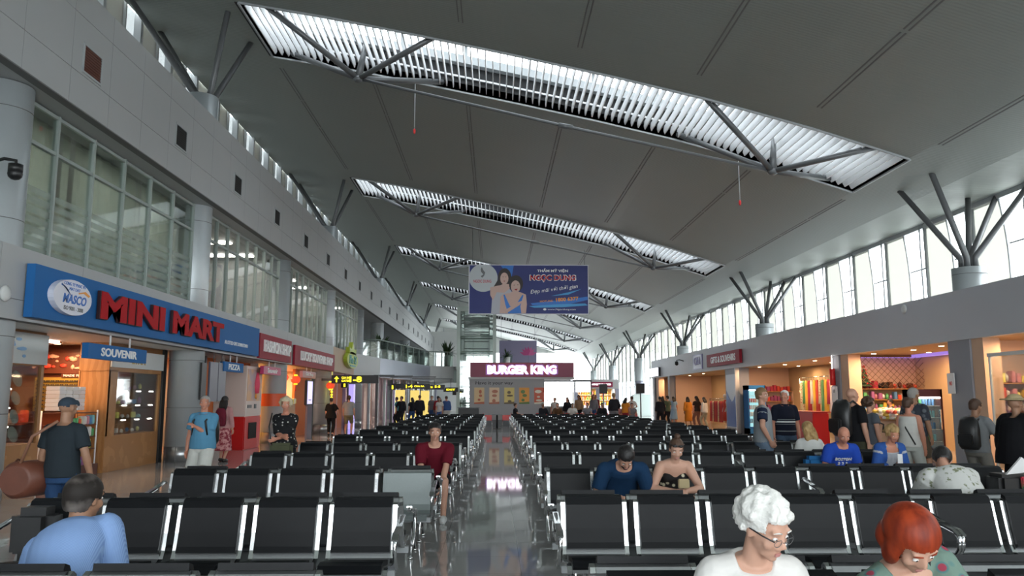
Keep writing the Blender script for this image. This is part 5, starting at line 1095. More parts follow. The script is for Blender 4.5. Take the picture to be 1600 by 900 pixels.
    def headmesh(s, mb):
        B = s.hball
        B(mb, (0, -.012, .022), (.073, .092, .086), 3); B(mb, (0, .022, -.02), (.060, .068, .075), 3); B(mb, (0, .040, -.068), (.040, .042, .042), 2); B(mb, (0, .070, -.092), (.020, .016, .016), 2)
        for g in (-1, 1):
            B(mb, (g*.036, .058, -.030), (.026, .024, .028), 2); B(mb, (g*.028, .074, .022), (.026, .014, .010), 2); B(mb, (g*.074, -.004, -.012), (.008, .018, .030), 2, .2); B(mb, (g*.011, .094, -.040), (.009, .010, .009), 1)
        mb.tube([s.hp(0, .082, .008), s.hp(0, .094, -.015), s.hp(0, .103, -.034)], [.009*s.k*s.hk, .010*s.k*s.hk, .0125*s.k*s.hk], 0, 10); B(mb, (0, .080, -.066), (.022, .012, .012), 2)
        mb.tube([s.neck-s.d2*.02*s.k, s.neck+s.d2*.02*s.k, s.hp(0, -.012, -.055)], [.060*s.k*(.9 if s.fem else 1), .054*s.k*(.9 if s.fem else 1), .052*s.k*(.9 if s.fem else 1)], 0, 16)
def voxel(mb, vs, smooth=2):
    me = bpy.data.meshes.new('v'); me.from_pydata(mb.v, [], mb.f); o = bpy.data.objects.new('v', me); COL.objects.link(o)
    m = o.modifiers.new('r', 'REMESH'); m.mode = 'VOXEL'; m.voxel_size = vs; m.use_smooth_shade = True
    if smooth: q = o.modifiers.new('s', 'SMOOTH'); q.iterations = smooth; q.factor = .5
    dg = bpy.context.evaluated_depsgraph_get(); r = bpy.data.meshes.new_from_object(o.evaluated_get(dg))
    bpy.data.objects.remove(o); bpy.data.meshes.remove(me); return r
def mobj(name, me, m, parent=None):
    me.name = name; me.materials.clear(); me.materials.append(K[m] if isinstance(m, str) else m)
    me.polygons.foreach_set('use_smooth', [True]*len(me.polygons)); o = bpy.data.objects.new(name, me); COL.objects.link(o)
    if parent: o.parent = parent
    return o
def cut(me, body, keep):
    """delete vertices of a hair mesh by head-local position"""
    n = len(me.vertices); P = np.empty(n*3); me.vertices.foreach_get('co', P); L = ((P.reshape(-1, 3)-body.skull) @ body.HM)/(body.k*body.hk)
    bm = bmesh.new(); bm.from_mesh(me); bm.verts.ensure_lookup_table()
    bmesh.ops.delete(bm, geom=[bm.verts[i] for i in range(n) if not keep(*L[i])], context='VERTS'); bm.to_mesh(me); bm.free(); return me
HAIRKEEP = lambda x, y, z: not ((z < .058-.25*abs(x) and y > .045) or (z < -.005 and y > -.012) or z < -.07)
def hair(b, kind, m, parent, vs):
    mb = MB(); B = b.hball; keep = None; rs = random.Random(5); nm = 'hair'
    if kind in ('short', 'thin', 'buzz'):
        t = {'short': .013, 'thin': .008, 'buzz': .005}[kind]; B(mb, (0, -.014, .026), (.074+t, .093+t, .087+t), 3); B(mb, (0, -.045, -.02), (.062+t, .055+t, .06+t), 2); keep = HAIRKEEP
    elif kind == 'balding':
        B(mb, (0, -.016, .010), (.084, .100, .070), 3); B(mb, (0, -.045, -.02), (.072, .062, .062), 2); keep = lambda x, y, z: not ((y > .02) or (z < -.005 and y > -.012) or (z > .062 and y > -.055) or z < -.075)
    elif kind == 'curlywhite':
        B(mb, (0, -.02, .034), (.088, .10, .094), 3)
        for i in range(130):
            a = rs.uniform(0, 6.28); z = rs.uniform(-.55, 1); q = math.sqrt(1-z*z); x, y = q*math.cos(a), q*math.sin(a); px, py, pz = x*.090, -.022+y*.100, .034+z*.094
            if y > .55 and z < .35: continue
            if z < -.1 and y > -.1: continue
            B(mb, (px, py, pz), (rs.uniform(.013, .022),)*3, 1)
        keep = lambda x, y, z: not ((z < .052 and y > .052) or (z < .0 and y > .0) or z < -.09)
    elif kind == 'curly':
        B(mb, (0, -.02, .03), (.098, .108, .098), 2)
        for i in range(70):
            a = rs.uniform(0, 6.28); z = rs.uniform(-.7, 1); q = math.sqrt(1-z*z); x, y = q*math.cos(a), q*math.sin(a)
            if y > .4 and z < .4: continue
            B(mb, (x*.102, -.025+y*.105, .025+z*.10), (rs.uniform(.018, .032),)*3, 1)
        keep = lambda x, y, z: not ((z < .05 and y > .05) or (z < -.02 and y > .02))
    elif kind == 'bob':
        B(mb, (0, -.018, .030), (.098, .112, .098), 3); B(mb, (0, -.045, -.035), (.100, .080, .082), 3)
        for g in (-1, 1): B(mb, (g*.078, .01, -.03), (.026, .045, .075), 2)
        keep = lambda x, y, z: not (z < .05 and y > .050 and abs(x) < .070) and not (z < .02 and y > .075)
    elif kind in ('long', 'wavy'):
        B(mb, (0, -.018, .030), (.088, .104, .094), 3); q = b.skull-b.k*.1*b.d2
        for g in (-1, -.5, 0, .5, 1): mb.tube([b.hp(g*.07, -.05, .0), b.hp(g*.085, -.075, -.09), b.hp(g*.085, -.095, -.17), b.hp(g*.075, -.10, -.25)], [.035*b.k, .038*b.k, .036*b.k, .014*b.k], 0, 10)
        keep = lambda x, y, z: not ((z < .055 and y > .045) or (z < .0 and y > .0 and z > -.1 and abs(x) < .07))
    elif kind == 'bun':
        B(mb, (0, -.014, .026), (.081, .100, .094), 3); B(mb, (0, -.02, .142), (.036, .036, .032), 2); keep = HAIRKEEP
    elif kind == 'cap':
        B(mb, (0, -.010, .036), (.086, .104, .086), 3); mb.tube([b.hp(0, .07, .045), b.hp(0, .13, .035)], [.06*b.k, .045*b.k], 0, 12); mb.v = mb.v; nm = 'cap'
        keep = lambda x, y, z: z > (.030 if y > -.04 else .005) and not (y > .098 and abs(z-.038) > .012)
    elif kind == 'straw':
        B(mb, (0, -.01, .075), (.09, .105, .075), 3); c = [b.hp(0, -.01, .06), b.hp(0, -.01, .067)]; Rr, Fr = b.HM @ vv(1, 0, 0), b.HM @ vv(0, 1, 0); mb.loft([(c[0], .185*b.k, .185*b.k, Rr, Fr), (c[1]+b.HM@vv(0, 0, .012), .175*b.k, .175*b.k, Rr, Fr)], 0, 24); nm = 'straw_hat'; keep = lambda x, y, z: z > .045
    if not mb.v: return None
    me = voxel(mb, vs, 1)
    if keep: cut(me, b, keep)
    return mobj(nm, me, m, parent)
def person(label, x, y, yaw, b, skin='skin', top=None, bottom=None, hairk=None, hairm=None, shoes='black', vox=.014, face=True, z=0, group=None, extra=None):
    """yaw 0: faces away from the camera (+Y); 180: faces the camera"""
    mb = MB(); fem = b.fem; fine = vox < .02
    b.torso(mb, 0, -.2, 1.); b.shoulders(mb)
    for i in (0, 1): b.arm(mb, i); b.hand(mb, i, fingers=True); b.leg(mb, i); b.foot(mb, i)
    b.headmesh(mb)
    me = voxel(mb, min(vox, .011) if fine else vox, 1); o = mobj('person', me, skin, None); o.location = (x, y, z); o.rotation_euler = (0, 0, R(yaw)); tag(o, label, 'person', group)
    k = b.k
    if top:
        m = top['m']; g = top.get('g', .014); mb = MB(); b.torso(mb, g, top.get('t0', -.12), top.get('t1', .97), top.get('hem', .01))
        if top.get('sl', .55) > 0:
            b.shoulders(mb, g*.8)
            for i in (0, 1): b.arm(mb, i, g, 0, top.get('sl', .55), top.get('flare', .012))
        s = mobj(top.get('n', 'shirt'), voxel(mb, vox, 1), m, o)
        if top.get('col'):
            q = MB(); c = b.neck+b.d2*.0; q.loft([(c-b.d2*.02*k, .088*k, .080*k, b.R2, b.F2), (c+b.d2*.022*k, .074*k, .070*k, b.R2, b.F2)], 0, 20, cap=False); mobj('collar', _mm(q), m, o)
    if bottom:
        g = bottom.get('g', .012); mb = MB(); kind = bottom['k']; f1 = {'shorts': bottom.get('f', .82), 'trousers': 1.86, 'skirt': 0}[kind]
        b.torso(mb, g+.002, -.25, .12, 0)
        if kind == 'skirt':
            if b.sit: [b.leg(mb, i, g+.02, 0, 1.0) for i in (0, 1)]
            else:
                L = bottom.get('len', .62); p = b.pel; mb.loft([(p+vv(0, 0, .05*k), .17*k, .125*k, b.R1, b.F1), (p+vv(0, 0, -.15*k), .20*k, .16*k, b.R1, b.F1), (p+vv(0, 0, -L*k), .24*k, .20*k, b.R1, b.F1)], 0, 20)
        else:
            for i in (0, 1): b.leg(mb, i, g, 0, f1, bottom.get('flare', .012))
        mobj(bottom.get('n', kind), voxel(mb, vox, 1), bottom['m'], o)
    for i in (0, 1):
        if shoes: mb = MB(); b.foot(mb, i, .010); mb.v = [(a[0], a[1], max(a[2], .002-z)) for a in mb.v]; mobj('shoe', _mm(mb), shoes, o)
    if hairk: hair(b, hairk, hairm, o, min(vox, .012) if fine else vox)
    if face and fine:
        for g in (-1, 1):
            q = MB(); b.hball(q, (g*.030, .0765, -.002), (.013, .008, .0065), 2); e = mobj('eye', _mm(q), 'eyew', o); q = MB(); b.hball(q, (g*.030, .0825, -.003), (.005, .004, .005), 1); mobj('iris', _mm(q), 'iris', e)
            q = MB(); q.tube([b.hp(g*.016, .088, .024), b.hp(g*.033, .087, .029), b.hp(g*.048, .076, .022)], [.0028*k, .0032*k, .002*k], 0, 6); mobj('eyebrow', _mm(q), hairm or 'iris', o)
        q = MB(); b.hball(q, (0, .0885, -.0635), (.019, .006, .0045), 2); b.hball(q, (0, .088, -.0705), (.016, .006, .005), 2); mobj('lips', _mm(q), 'lips', o)
    if extra: extra(o, b)
    return o
def _mm(mb):
    me = bpy.data.meshes.new('m'); me.from_pydata(mb.v, [], mb.f); me.update(); return me
def cloth(name, c, rough=.85, bump=.25): return mat(name, c, rough, spec=.15, noise=.12, nscale=9, bump=bump)
def world(o, p):
    a = o.rotation_euler.z; return (o.location.x+p[0]*math.cos(a)-p[1]*math.sin(a), o.location.y+p[0]*math.sin(a)+p[1]*math.cos(a), o.location.z+p[2])
H_ = {'grey': mat('grey hair', (.32, .30, .28), .7, noise=.3, nscale=60, bump=.6), 'white': mat('white hair', (.70, .69, .66), .7, noise=.15, nscale=60, bump=.8), 'black': mat('black hair', (.012, .010, .010), .5, noise=.3, nscale=60, bump=.5),
      'brown': mat('brown hair', (.07, .035, .02), .6, noise=.3, nscale=60, bump=.5), 'blond': tex_mat('blond hair', 'noise', (.26, .15, .06), (.52, .36, .17), 24, .6, (.35, .7), vs=(1, 1, .2)), 'red': tex_mat('copper red hair', 'noise', (.15, .016, .005), (.33, .042, .010), 26, .5, (.35, .7), vs=(1, 1, .18), spec=.3),
      'saltpepper': tex_mat('thinning dark grey hair', 'noise', (.02, .016, .014), (.14, .12, .11), 7, .6, (.45, .62)), 'fair': mat('light brown hair', (.22, .13, .06), .6, noise=.3, nscale=60)}
C_ = {}
def C(n, *a, **k):
    if n not in C_: C_[n] = cloth(n, *a, **k)
    return C_[n]
P_fl = tex_mat('white cloth with olive sprigs', 'noise', (.60, .60, .58), (.20, .22, .13), 19, .85, (.57, .63))
P_bw = tex_mat('black cloth with white flowers', 'voronoi', (.55, .54, .5), (.012, .012, .014), 17, .8, (.18, .26))
P_dress = tex_mat('black strapless print with cream flowers', 'voronoi', (.55, .50, .36), (.014, .012, .012), 15, .8, (.22, .33))
P_teal = tex_mat('teal floral blouse', 'voronoi', (.32, .05, .08), (.07, .19, .20), 15, .8, (.20, .28), c3=(.16, .24, .20))
P_check = tex_mat('pale blue fine check', 'wave', (.16, .26, .50), (.23, .35, .58), 55, .8, (.3, .7), dir='X')
P_stripe = tex_mat('navy polo with pale stripes', 'brick', (.014, .016, .028), (.5, .5, .48), 1, .8, vs=(1, 1, 1), mortar=0)

# --- front: man in pale blue check shirt, back to us
def ms(o, b): pass
b = Body(1.76, True, lean=27, curl=30, side=-.13, head=(-22, -4, 3), fat=1.05, shw=1.04, headk=1.02)
person('person seen from behind in a pale blue checked shirt, seated at the front left', -2.14, 3.50+2*DC+.26, 0, b, 'skin_tan', dict(m=P_check, g=.02, sl=.9, col=1), dict(k='trousers', m=C('charcoal trousers', (.03, .03, .035))), 'short', H_['saltpepper'], vox=.010)
# --- front right: white haired woman with glasses
def glasses(o, b):
    q = MB()
    for g in (-1, 1):
        pts = [b.hp(g*.032+.021*math.cos(a), .099-.004*abs(math.cos(a)), -.008+.014*math.sin(a)) for a in np.linspace(0, 6.283, 15)]; q.tube(pts, .0011, 0, 5)
        q.tube([b.hp(g*.053, .094, .0), b.hp(g*.076, .05, .004), b.hp(g*.080, -.005, .002)], .0028, 1, 6)
    q.tube([b.hp(-.011, .101, -.006), b.hp(0, .106, -.002), b.hp(.011, .101, -.006)], .0015, 0, 5)
    me = _mm(q); x = mobj('glasses', me, 'strut', o); me.materials.append(K['black']); me.polygons.foreach_set('material_index', q.m)
b = Body(1.66, True, lean=14, curl=18, head=(34, -26, 4), fem=True, fat=1.08, headk=1.06, hands=[(-.10, .36, .62), (.10, .36, .62)])
# yaw 180 faces the camera; her right is on our left
person('person with short curly white hair and glasses in a white blouse, looking down', 1.01, 3.38, 180, b, 'skin_pale', dict(m=C('white knit blouse', (.66, .64, .62)), g=.018, sl=1.1, t1=.985), dict(k='trousers', m=C('beige trousers', (.35, .3, .22))), 'curlywhite', H_['white'], vox=.008, extra=glasses)
# --- red haired woman leaning
def strap(o, b):
    q = MB(); k = b.k; q.tube([b.sh[0]*.6+b.neck*.4+b.d2*.05*k+b.F2*.03, b.chest+b.F2*.14*k-b.R2*.08*k], .012, 0, 8); mobj('shoulder_strap', _mm(q), 'black', o)
b = Body(1.64, True, lean=16, curl=12, side=.24, head=(16, -48, 14), fem=True, fat=1.12, headk=1.08, hands=[(-.06, .50, .60), (.26, .56, .70)])
person('person with copper red bobbed hair in a teal floral blouse, head bowed', 1.74, 3.40, 180, b, 'skin_pale', dict(m=P_teal, g=.018, sl=.6, t1=.86), dict(k='trousers', m=C('dark blue trousers', (.02, .03, .06))), 'bob', H_['red'], vox=.008, extra=strap)
# --- couple in the third row
b = Body(1.74, True, lean=26, curl=30, head=(0, -56, 0), fat=1.08, hands=[(-.12, .42, .60), (.12, .42, .60)], shw=1.1)
def beard(o, b):
    q = MB(); b.hball(q, (0, .035, -.078), (.052, .050, .040), 2); b.hball(q, (0, .075, -.088), (.026, .018, .022), 2); me = cut(voxel(q, .008, 1), b, lambda x, y, z: z < -.045); mobj('beard', me, H_['black'], o)
person('person with short dark hair and beard in a navy t-shirt, bent over a phone', 1.33, 8.81+.12-.28, 180, b, 'skin', dict(m=C('navy t-shirt', (.010, .035, .085)), g=.02, sl=.75), dict(k='shorts', m=C('dark shorts', (.03, .03, .04))), 'short', H_['black'], vox=.010, extra=beard)
def shades(o, b):
    q = MB(); 
    for g in (-1, 1): b.hball(q, (g*.032, .082, .075), (.028, .014, .016), 2)
    q.tube([b.hp(-.06, .07, .078), b.hp(-.082, .0, .06)], .004).tube([b.hp(.06, .07, .078), b.hp(.082, .0, .06)], .004); mobj('sunglasses', _mm(q), 'black', o)
b = Body(1.62, True, lean=18, curl=20, head=(-4, -26, -3), fem=True, fat=1.2, hands=[(-.05, .40, .66), (.05, .40, .66)], hint=[(-1, -.3, -.4), (1, -.3, -.4)])
person('person in a strapless black floral dress with a dark top bun, hands together', 1.88, 8.81+.12-.28, 180, b, 'skin_pale', dict(m=P_dress, g=.016, sl=0, t1=.70, n='dress'), dict(k='skirt', m=P_dress, n='dress_skirt'), 'bun', H_['brown'], vox=.010, extra=shades)
tag(MB().bev(1.85, 1.96, 8.14, 8.19, .70, .79, .008).build('card_wallet', mat('cream card wallet', (.42, .33, .18), .7)), 'small cream wallet held by the person in the strapless dress', 'wallet')
# --- maroon t-shirt man, left block
b = Body(1.76, True, lean=24, curl=10, head=(8, -6, 0), fat=1.08, hands=[(-.10, .50, .42), (.14, .48, .42)], shw=1.1)
person('person in a maroon t-shirt leaning forward on the aisle end seat', -.80, 11.41-.28, 180, b, 'skin', dict(m=C('maroon t-shirt', (.12, .008, .018)), g=.018, sl=.8), dict(k='shorts', m=C('black shorts', (.015, .015, .018))), 'short', H_['black'], 'white', vox=.011)
# --- right: bald man and blond woman
def print_(o, b):
    q = MB(); c = b.chest+b.d2*.10*b.k+b.F2*.137*b.k; fr = (V3(c), V3(-b.R2)*-1, V3(b.d2), V3(b.F2))
    P, F_, dim = textmesh('BOSTON', .02); vs = [V3(c)+V3(b.R2)*(-x/dim[0]*.22)+V3(b.d2)*(y/dim[1]*.045)+V3(b.F2)*(.004+z*.012-.010*abs(x/dim[0])*2) for x, y, z in P]; q.add(vs, [tuple(reversed(f)) for f in F_]); mobj('lettering', _mm(q), 'wl', o)
    P, F_, dim = textmesh('2 2 3', .02); q = MB(); vs = [V3(c)+V3(b.R2)*(-x/dim[0]*.13)+V3(b.d2)*(y/dim[1]*.045-.07)+V3(b.F2)*(.008+z*.012) for x, y, z in P]; q.add(vs, [tuple(reversed(f)) for f in F_]); mobj('lettering', _mm(q), 'wl', o)
b = Body(1.70, True, lean=20, curl=20, head=(-8, -28, 0), fat=1.12, hands=[(-.08, .36, .66), (.10, .40, .66)])
person('person with a bald head in a bright blue t-shirt with white lettering', 4.76, 11.41+.12-.30, 180, b, 'skin_red', dict(m=C('bright blue t-shirt', (.02, .07, .42)), g=.018, sl=.7), dict(k='shorts', m=C('grey shorts', (.2, .2, .2))), None, None, vox=.011, extra=print_)
b = Body(1.62, True, lean=14, curl=16, head=(8, -22, 0), fem=True, fat=1.14, hands=[(-.05, .34, .70), (.07, .34, .66)])
def cardi(o, b):
    q = MB(); b.torso(q, .034, -.1, .93, .01); b.shoulders(q, .024)
    for i in (0, 1): b.arm(q, i, .020, 0, 1.7, .01)
    me = voxel(q, .013, 1); n = len(me.vertices); P = np.empty(n*3); me.vertices.foreach_get('co', P); P = P.reshape(-1, 3); L = P-b.chest; bm = bmesh.new(); bm.from_mesh(me); bm.verts.ensure_lookup_table()
    bmesh.ops.delete(bm, geom=[bm.verts[i] for i in range(n) if L[i] @ b.F2 > .02 and abs(L[i] @ b.R2) < .075], context='VERTS'); bm.to_mesh(me); bm.free(); mobj('cardigan', me, C('blue cardigan', (.035, .10, .34)), o)
person('person with wavy blond hair in a blue cardigan, looking at a white phone', 5.46, 11.41+.12-.30, 180, b, 'skin_red', dict(m=C('pale grey top', (.42, .44, .48)), g=.014, sl=.3, t1=.82), dict(k='trousers', m=C('pale trousers', (.4, .4, .38))), 'curly', H_['blond'], vox=.011, extra=cardi)
tag(MB().bev(5.42, 5.49, 10.80, 10.82, .72, .85, .004).build('phone', 'wl'), 'white phone held by the person in the blue cardigan', 'phone')
# --- floral white shirt, bent forward, back to us (rear seat of row 2 right block)
b = Body(1.72, True, lean=27, curl=22, head=(-25, -50, 0), fat=1.22, fem=True, hands=[(-.15, .75, .45), (.15, .75, .45)], shw=1.15)
person('person bent forward in a white blouse with olive sprigs, back turned', 4.10, 6.26+.12+2*DC+.28, 0, b, 'skin', dict(m=P_fl, g=.045, sl=1.2, hem=.03), dict(k='trousers', m=C('dark trousers 2', (.03, .03, .04))), 'short', H_['black'], vox=.012, face=False)
# --- standing on the left
b = Body(1.62, hands=[None, (.28, .06, .80)], fat=1.05, head=(-14, -6, 0), feet=[(-.12, -.05, .085), (.12, .12, .085)])
m_cap = C('slate cap', (.035, .05, .07))
person('person in a dark slate t-shirt, jeans and grey cap, walking with a brown bag', -4.36, 8.3, -8, b, 'skin_tan', dict(m=C('dark slate t-shirt', (.022, .03, .037)), g=.018, sl=.7), dict(k='trousers', m=C('blue jeans', (.025, .06, .14))), 'cap', m_cap, vox=.012, face=False)
t = thing('duffel_bag', 'brown leather duffel bag hanging at the hip of the person in the cap', 'bag', (-4.71, 8.25, .62)); q = MB(); q.tube([(-4.69, 8.05, .80), (-4.69, 8.09, .80), (-4.61, 8.4, .80), (-4.61, 8.44, .80)], [.14, .18, .18, .14], 0, 20); q.build('bag_body', mat('brown leather', (.13, .04, .022), .5, noise=.25, bump=.2), t)
MB().tube([(-4.65, 8.08, .96), (-4.57, 8.10, 1.22), (-4.35, 8.14, 1.37)], .016, 0, 8).tube([(-4.63, 8.40, .96), (-4.53, 8.48, 1.2), (-4.33, 8.36, 1.38)], .016, 0, 8).build('strap', mat('tan strap', (.22, .10, .06), .6), t); MB().tube([(-4.74, 8.08, .93), (-4.76, 8.22, .99), (-4.72, 8.38, .93)], .01, 0, 8).build('handle', 'darkwood', t)
def pack(label, o, b, s=1., m='black', straps=True, back=-1):
    t = thing('backpack', label, 'backpack', world(o, b.chest+b.F1*(-.2)*s+vv(0, 0, -.25)), o.rotation_euler.z); k = b.k
    q = MB(); c = vv(0, 0, 0); q.loft([((0, 0, .0), .13*s, .07*s, (1, 0, 0), (0, 1, 0)), ((0, 0, .05), .165*s, .10*s, (1, 0, 0), (0, 1, 0)), ((0, 0, .3*s), .165*s, .11*s, (1, 0, 0), (0, 1, 0)), ((0, .01, .44*s), .14*s, .085*s, (1, 0, 0), (0, 1, 0)), ((0, .02, .50*s), .08*s, .04*s, (1, 0, 0), (0, 1, 0))], 0, 20).build('main_pocket', m, t, True)
    MB().bev(-.11*s, .11*s, -.15*s, -.08*s, .06, .24*s, .02).build('front_pocket', m, t, True)
    if straps:
        for g in (-1, 1): MB().tube([(g*.08, .05, .42*s), (g*.09, .17, .48*s), (g*.10, .335, .38*s), (g*.12, .30, .15)], .016, 0, 8).build('strap', 'black', t, True)
    return t
b = Body(1.65, hands=[(.02, .20, 1.16), None], fat=1.16, head=(16, 4, 0), feet=[(-.12, .1, .085), (.12, -.08, .085)])
o = person('person with grey hair in a sky blue polo shirt and white shorts, facing the camera', -4.50, 12.6, 172, b, 'skin_red', dict(m=C('sky blue polo', (.10, .27, .42)), g=.018, sl=.7, col=1, hem=.02), dict(k='shorts', m=C('white shorts', (.62, .62, .58)), flare=.03), 'thin', H_['grey'], vox=.012)
pack('dark backpack worn by the person in the sky blue polo shirt', o, b, .95)
b = Body(1.66, fem=True, head=(0, 0, 0), hands=[None, None], feet=[(-.10, .08, .085), (.10, -.1, .085)])
P_pk = tex_mat('pink printed fabric', 'noise', (.55, .28, .28), (.22, .03, .05), 14, .85, (.42, .55)); o = person('person in a long pink printed dress with a wine red backpack, walking away', -6.85, 20.6, -12, b, 'skin', dict(m=C('dusty pink cardigan', (.45, .24, .24)), sl=1.8, n='cardigan'), dict(k='skirt', m=P_pk, len=.62, n='long_skirt'), 'long', H_['black'], vox=.018, face=False)
pack('wine red backpack worn by the person in the pink dress', o, b, .9, C('wine canvas', (.13, .015, .03)))
b = Body(1.62, fem=True, fat=1.12, head=(6, -4, 0), hands=[(.06, .24, .96), (-.06, .26, .99)])
o = person('person with short blond grey hair in a black blouse with white flowers', -3.36, 13.05, 178, b, 'skin_red', dict(m=P_bw, g=.02, sl=.95, hem=.03), dict(k='trousers', m=C('black trousers', (.012, .012, .014))), 'curly', mat('pale blond hair', (.50, .42, .28), .7, noise=.2, nscale=60), vox=.012)
t = thing('shoulder_bag', 'olive green handbag held by the person in the black flowered blouse', 'bag', (-3.33, 12.76, .68)); MB().bev(-3.52, -3.16, 12.72, 12.84, .68, .90, .04).build('bag_body', C('olive canvas', (.08, .085, .05)), t); MB().tube([(-3.5, 12.78, .88), (-3.56, 12.84, 1.15), (-3.55, 12.95, 1.36)], .010, 0, 6).tube([(-3.18, 12.78, .88), (-3.14, 12.84, 1.1), (-3.3, 12.8, 1.2)], .010, 0, 6).build('strap', 'black', t)
# walking couple
b = Body(1.62, fem=True, fat=1.15, feet=[(-.1, .12, .085), (.1, -.12, .085)], hands=[None, (.32, .05, .86)]); person('person in loose black clothes walking away, left of the walking pair', -6.95, 34.4, 0, b, 'skin', dict(m=C('black tunic', (.012, .012, .013)), g=.03, sl=.9, hem=.06, t0=-.3), dict(k='trousers', m=C('black trousers', (.012, .012, .014)), f=1), 'short', H_['black'], vox=.02, face=False)
b = Body(1.72, fat=1.12, feet=[(-.1, -.12, .085), (.1, .14, .085)]); person('person in a grey t-shirt and khaki shorts walking away, right of the pair', -6.22, 34.5, 0, b, 'skin', dict(m=C('grey t-shirt', (.27, .29, .30)), g=.02, sl=.7), dict(k='shorts', m=C('khaki shorts', (.16, .14, .08)), f=.9), 'short', H_['brown'], vox=.02, face=False)
# --- standing on the right
def raglan(o, b):
    for i in (0, 1):
        q = MB(); b.arm(q, i, .022, -.05, .62, .012); mobj('sleeve', voxel(q, .012, 1), C('navy sleeve', (.014, .02, .045)), o)
        q = MB(); d = nrm(b.el[i]-b.sh[i]); s_ = vv(-1 if i == 0 else 1, 0, 0); q.tube([b.sh[i]-d*.03+s_*.058*b.k, b.sh[i]+d*.14*b.k+s_*.058*b.k], .02, 0, 8); mobj('sleeve_stripe', _mm(q), C('grey marl', (.24, .26, .28)), o)
b = Body(1.78, fat=1.08, head=(-30, 0, 0), hands=[(-.24, .12, .92), (.24, .10, .92)], hint=[(-1, -.6, 0), (1, -.6, 0)])
person('person in a grey t-shirt with navy sleeves, standing before the benches', 4.36, 13.03, -108, b, 'skin', dict(m=C('grey marl', (.24, .26, .28)), g=.018, sl=.3), dict(k='trousers', m=C('faded jeans', (.13, .18, .25))), 'short', H_['fair'], vox=.012, extra=raglan)
def polo(o, b):
    for t_, h in ((.44, .010), (.36, .022), (.28, .010), (.05, .012)):
        q = MB(); b.torso(q, .0225, t_-h, t_+h, .01); mobj('shirt_stripe', _mm(q), 'wl' if t_ == .36 else C('grey marl', (.24, .26, .28)), o)
b = Body(1.77, fat=1.12, head=(-42, 8, 0)); person('person with white hair in a navy polo shirt with pale stripes', 5.62, 15.5, 182, b, 'skin_red', dict(m=C('navy polo', (.012, .014, .026)), g=.02, sl=.8, col=1), dict(k='trousers', m=C('blue jeans 2', (.05, .08, .13))), 'thin', H_['white'], vox=.013, extra=polo)
b = Body(1.78, fat=1.14, head=(-12, 0, 0)); o = person('person with a shaved head in a black t-shirt carrying a large rucksack', 5.95, 13.25, -72, b, 'skin', dict(m=C('black t-shirt', (.010, .010, .012)), g=.02, sl=.75), dict(k='shorts', m=C('camouflage shorts', (.05, .05, .03)), f=1.0), None, None, vox=.013, face=False)
pack('large black rucksack on the person in the black t-shirt', o, b, 1.2)
b = Body(1.62, fem=True, fat=1.1, head=(-10, 0, 0)); o = person('person with dark curly hair in a grey top, beside the rucksack carrier', 6.46, 13.75, -80, b, 'skin', dict(m=C('slate grey top', (.09, .10, .12)), g=.016, sl=.45), dict(k='shorts', m=C('beige shorts', (.3, .25, .19))), 'curly', H_['brown'], vox=.013, face=False)
pack('small black backpack on the person in the grey top', o, b, .75)
b = Body(1.62, fem=True, fat=1.08, head=(-25, -5, 0)); o = person('person in a white tank top and white shorts with a crossbody strap', 6.72, 12.95, -50, b, 'skin_red', dict(m=C('white tank', (.62, .61, .58)), g=.016, sl=0, t1=.92), dict(k='shorts', m=C('pale grey shorts', (.45, .47, .44))), 'short', H_['brown'], vox=.013, face=False, extra=lambda o, b: mobj('crossbody_strap', _mm(MB().tube([b.neck-b.R2*.07-b.F2*.03, b.chest-b.F2*.14*b.k, b.pel-b.F1*.13*b.k+b.R1*.14*b.k], .012)), 'black', o))
b = Body(1.80, fat=1.1, head=(-20, 0, 0)); person('person with greying hair in a dark patterned shirt behind the white tank top', 7.75, 14.7, -60, b, 'skin_tan', dict(m=tex_mat('dark patterned shirt', 'voronoi', (.14, .15, .17), (.04, .045, .06), 12, .8, (.3, .5)), g=.02, sl=.8), dict(k='shorts', m=C('brown shorts', (.09, .07, .05)), f=.95), 'short', H_['grey'], vox=.014, face=False)
b = Body(1.60, fat=1.06, head=(-20, -10, 0), hands=[(-.2, .32, .95), (.2, .3, .92)]); o = person('person in a grey t-shirt with a black backpack by the tall grey pier', 7.15, 11.85, -60, b, 'skin_tan', dict(m=C('mid grey t-shirt', (.20, .21, .22)), g=.018, sl=.75), dict(k='trousers', m=C('stone trousers', (.2, .19, .17))), 'short', H_['brown'], vox=.013, face=False)
pack('black backpack on the person by the tall grey pier', o, b, .95)
b = Body(1.64, fat=1.3, fem=True, head=(-20, 0, 0)); person('person in a long black coat and straw hat at the right edge', 6.92, 10.55, -70, b, 'skin_tan', dict(m=C('black coat', (.008, .008, .010)), g=.06, sl=1.8, t0=-.3, hem=.08, n='coat'), dict(k='skirt', m=C('black coat', (.008, .008, .010)), len=.55, n='coat_skirt'), 'straw', mat('straw hat', (.42, .33, .18), .8, noise=.2, nscale=40), vox=.014, face=False)
b = Body(1.60, True, lean=10, curl=8, fem=True, head=(10, -10, 0)); person('person with long blond hair in a white top, seated with back turned', 4.80, 11.41+.12+2*DC+.28, 0, b, 'skin', dict(m=C('white top', (.6, .6, .58)), sl=.5), dict(k='trousers', m=C('blue jeans', (.025, .06, .14))), 'long', H_['blond'], vox=.013, face=False)
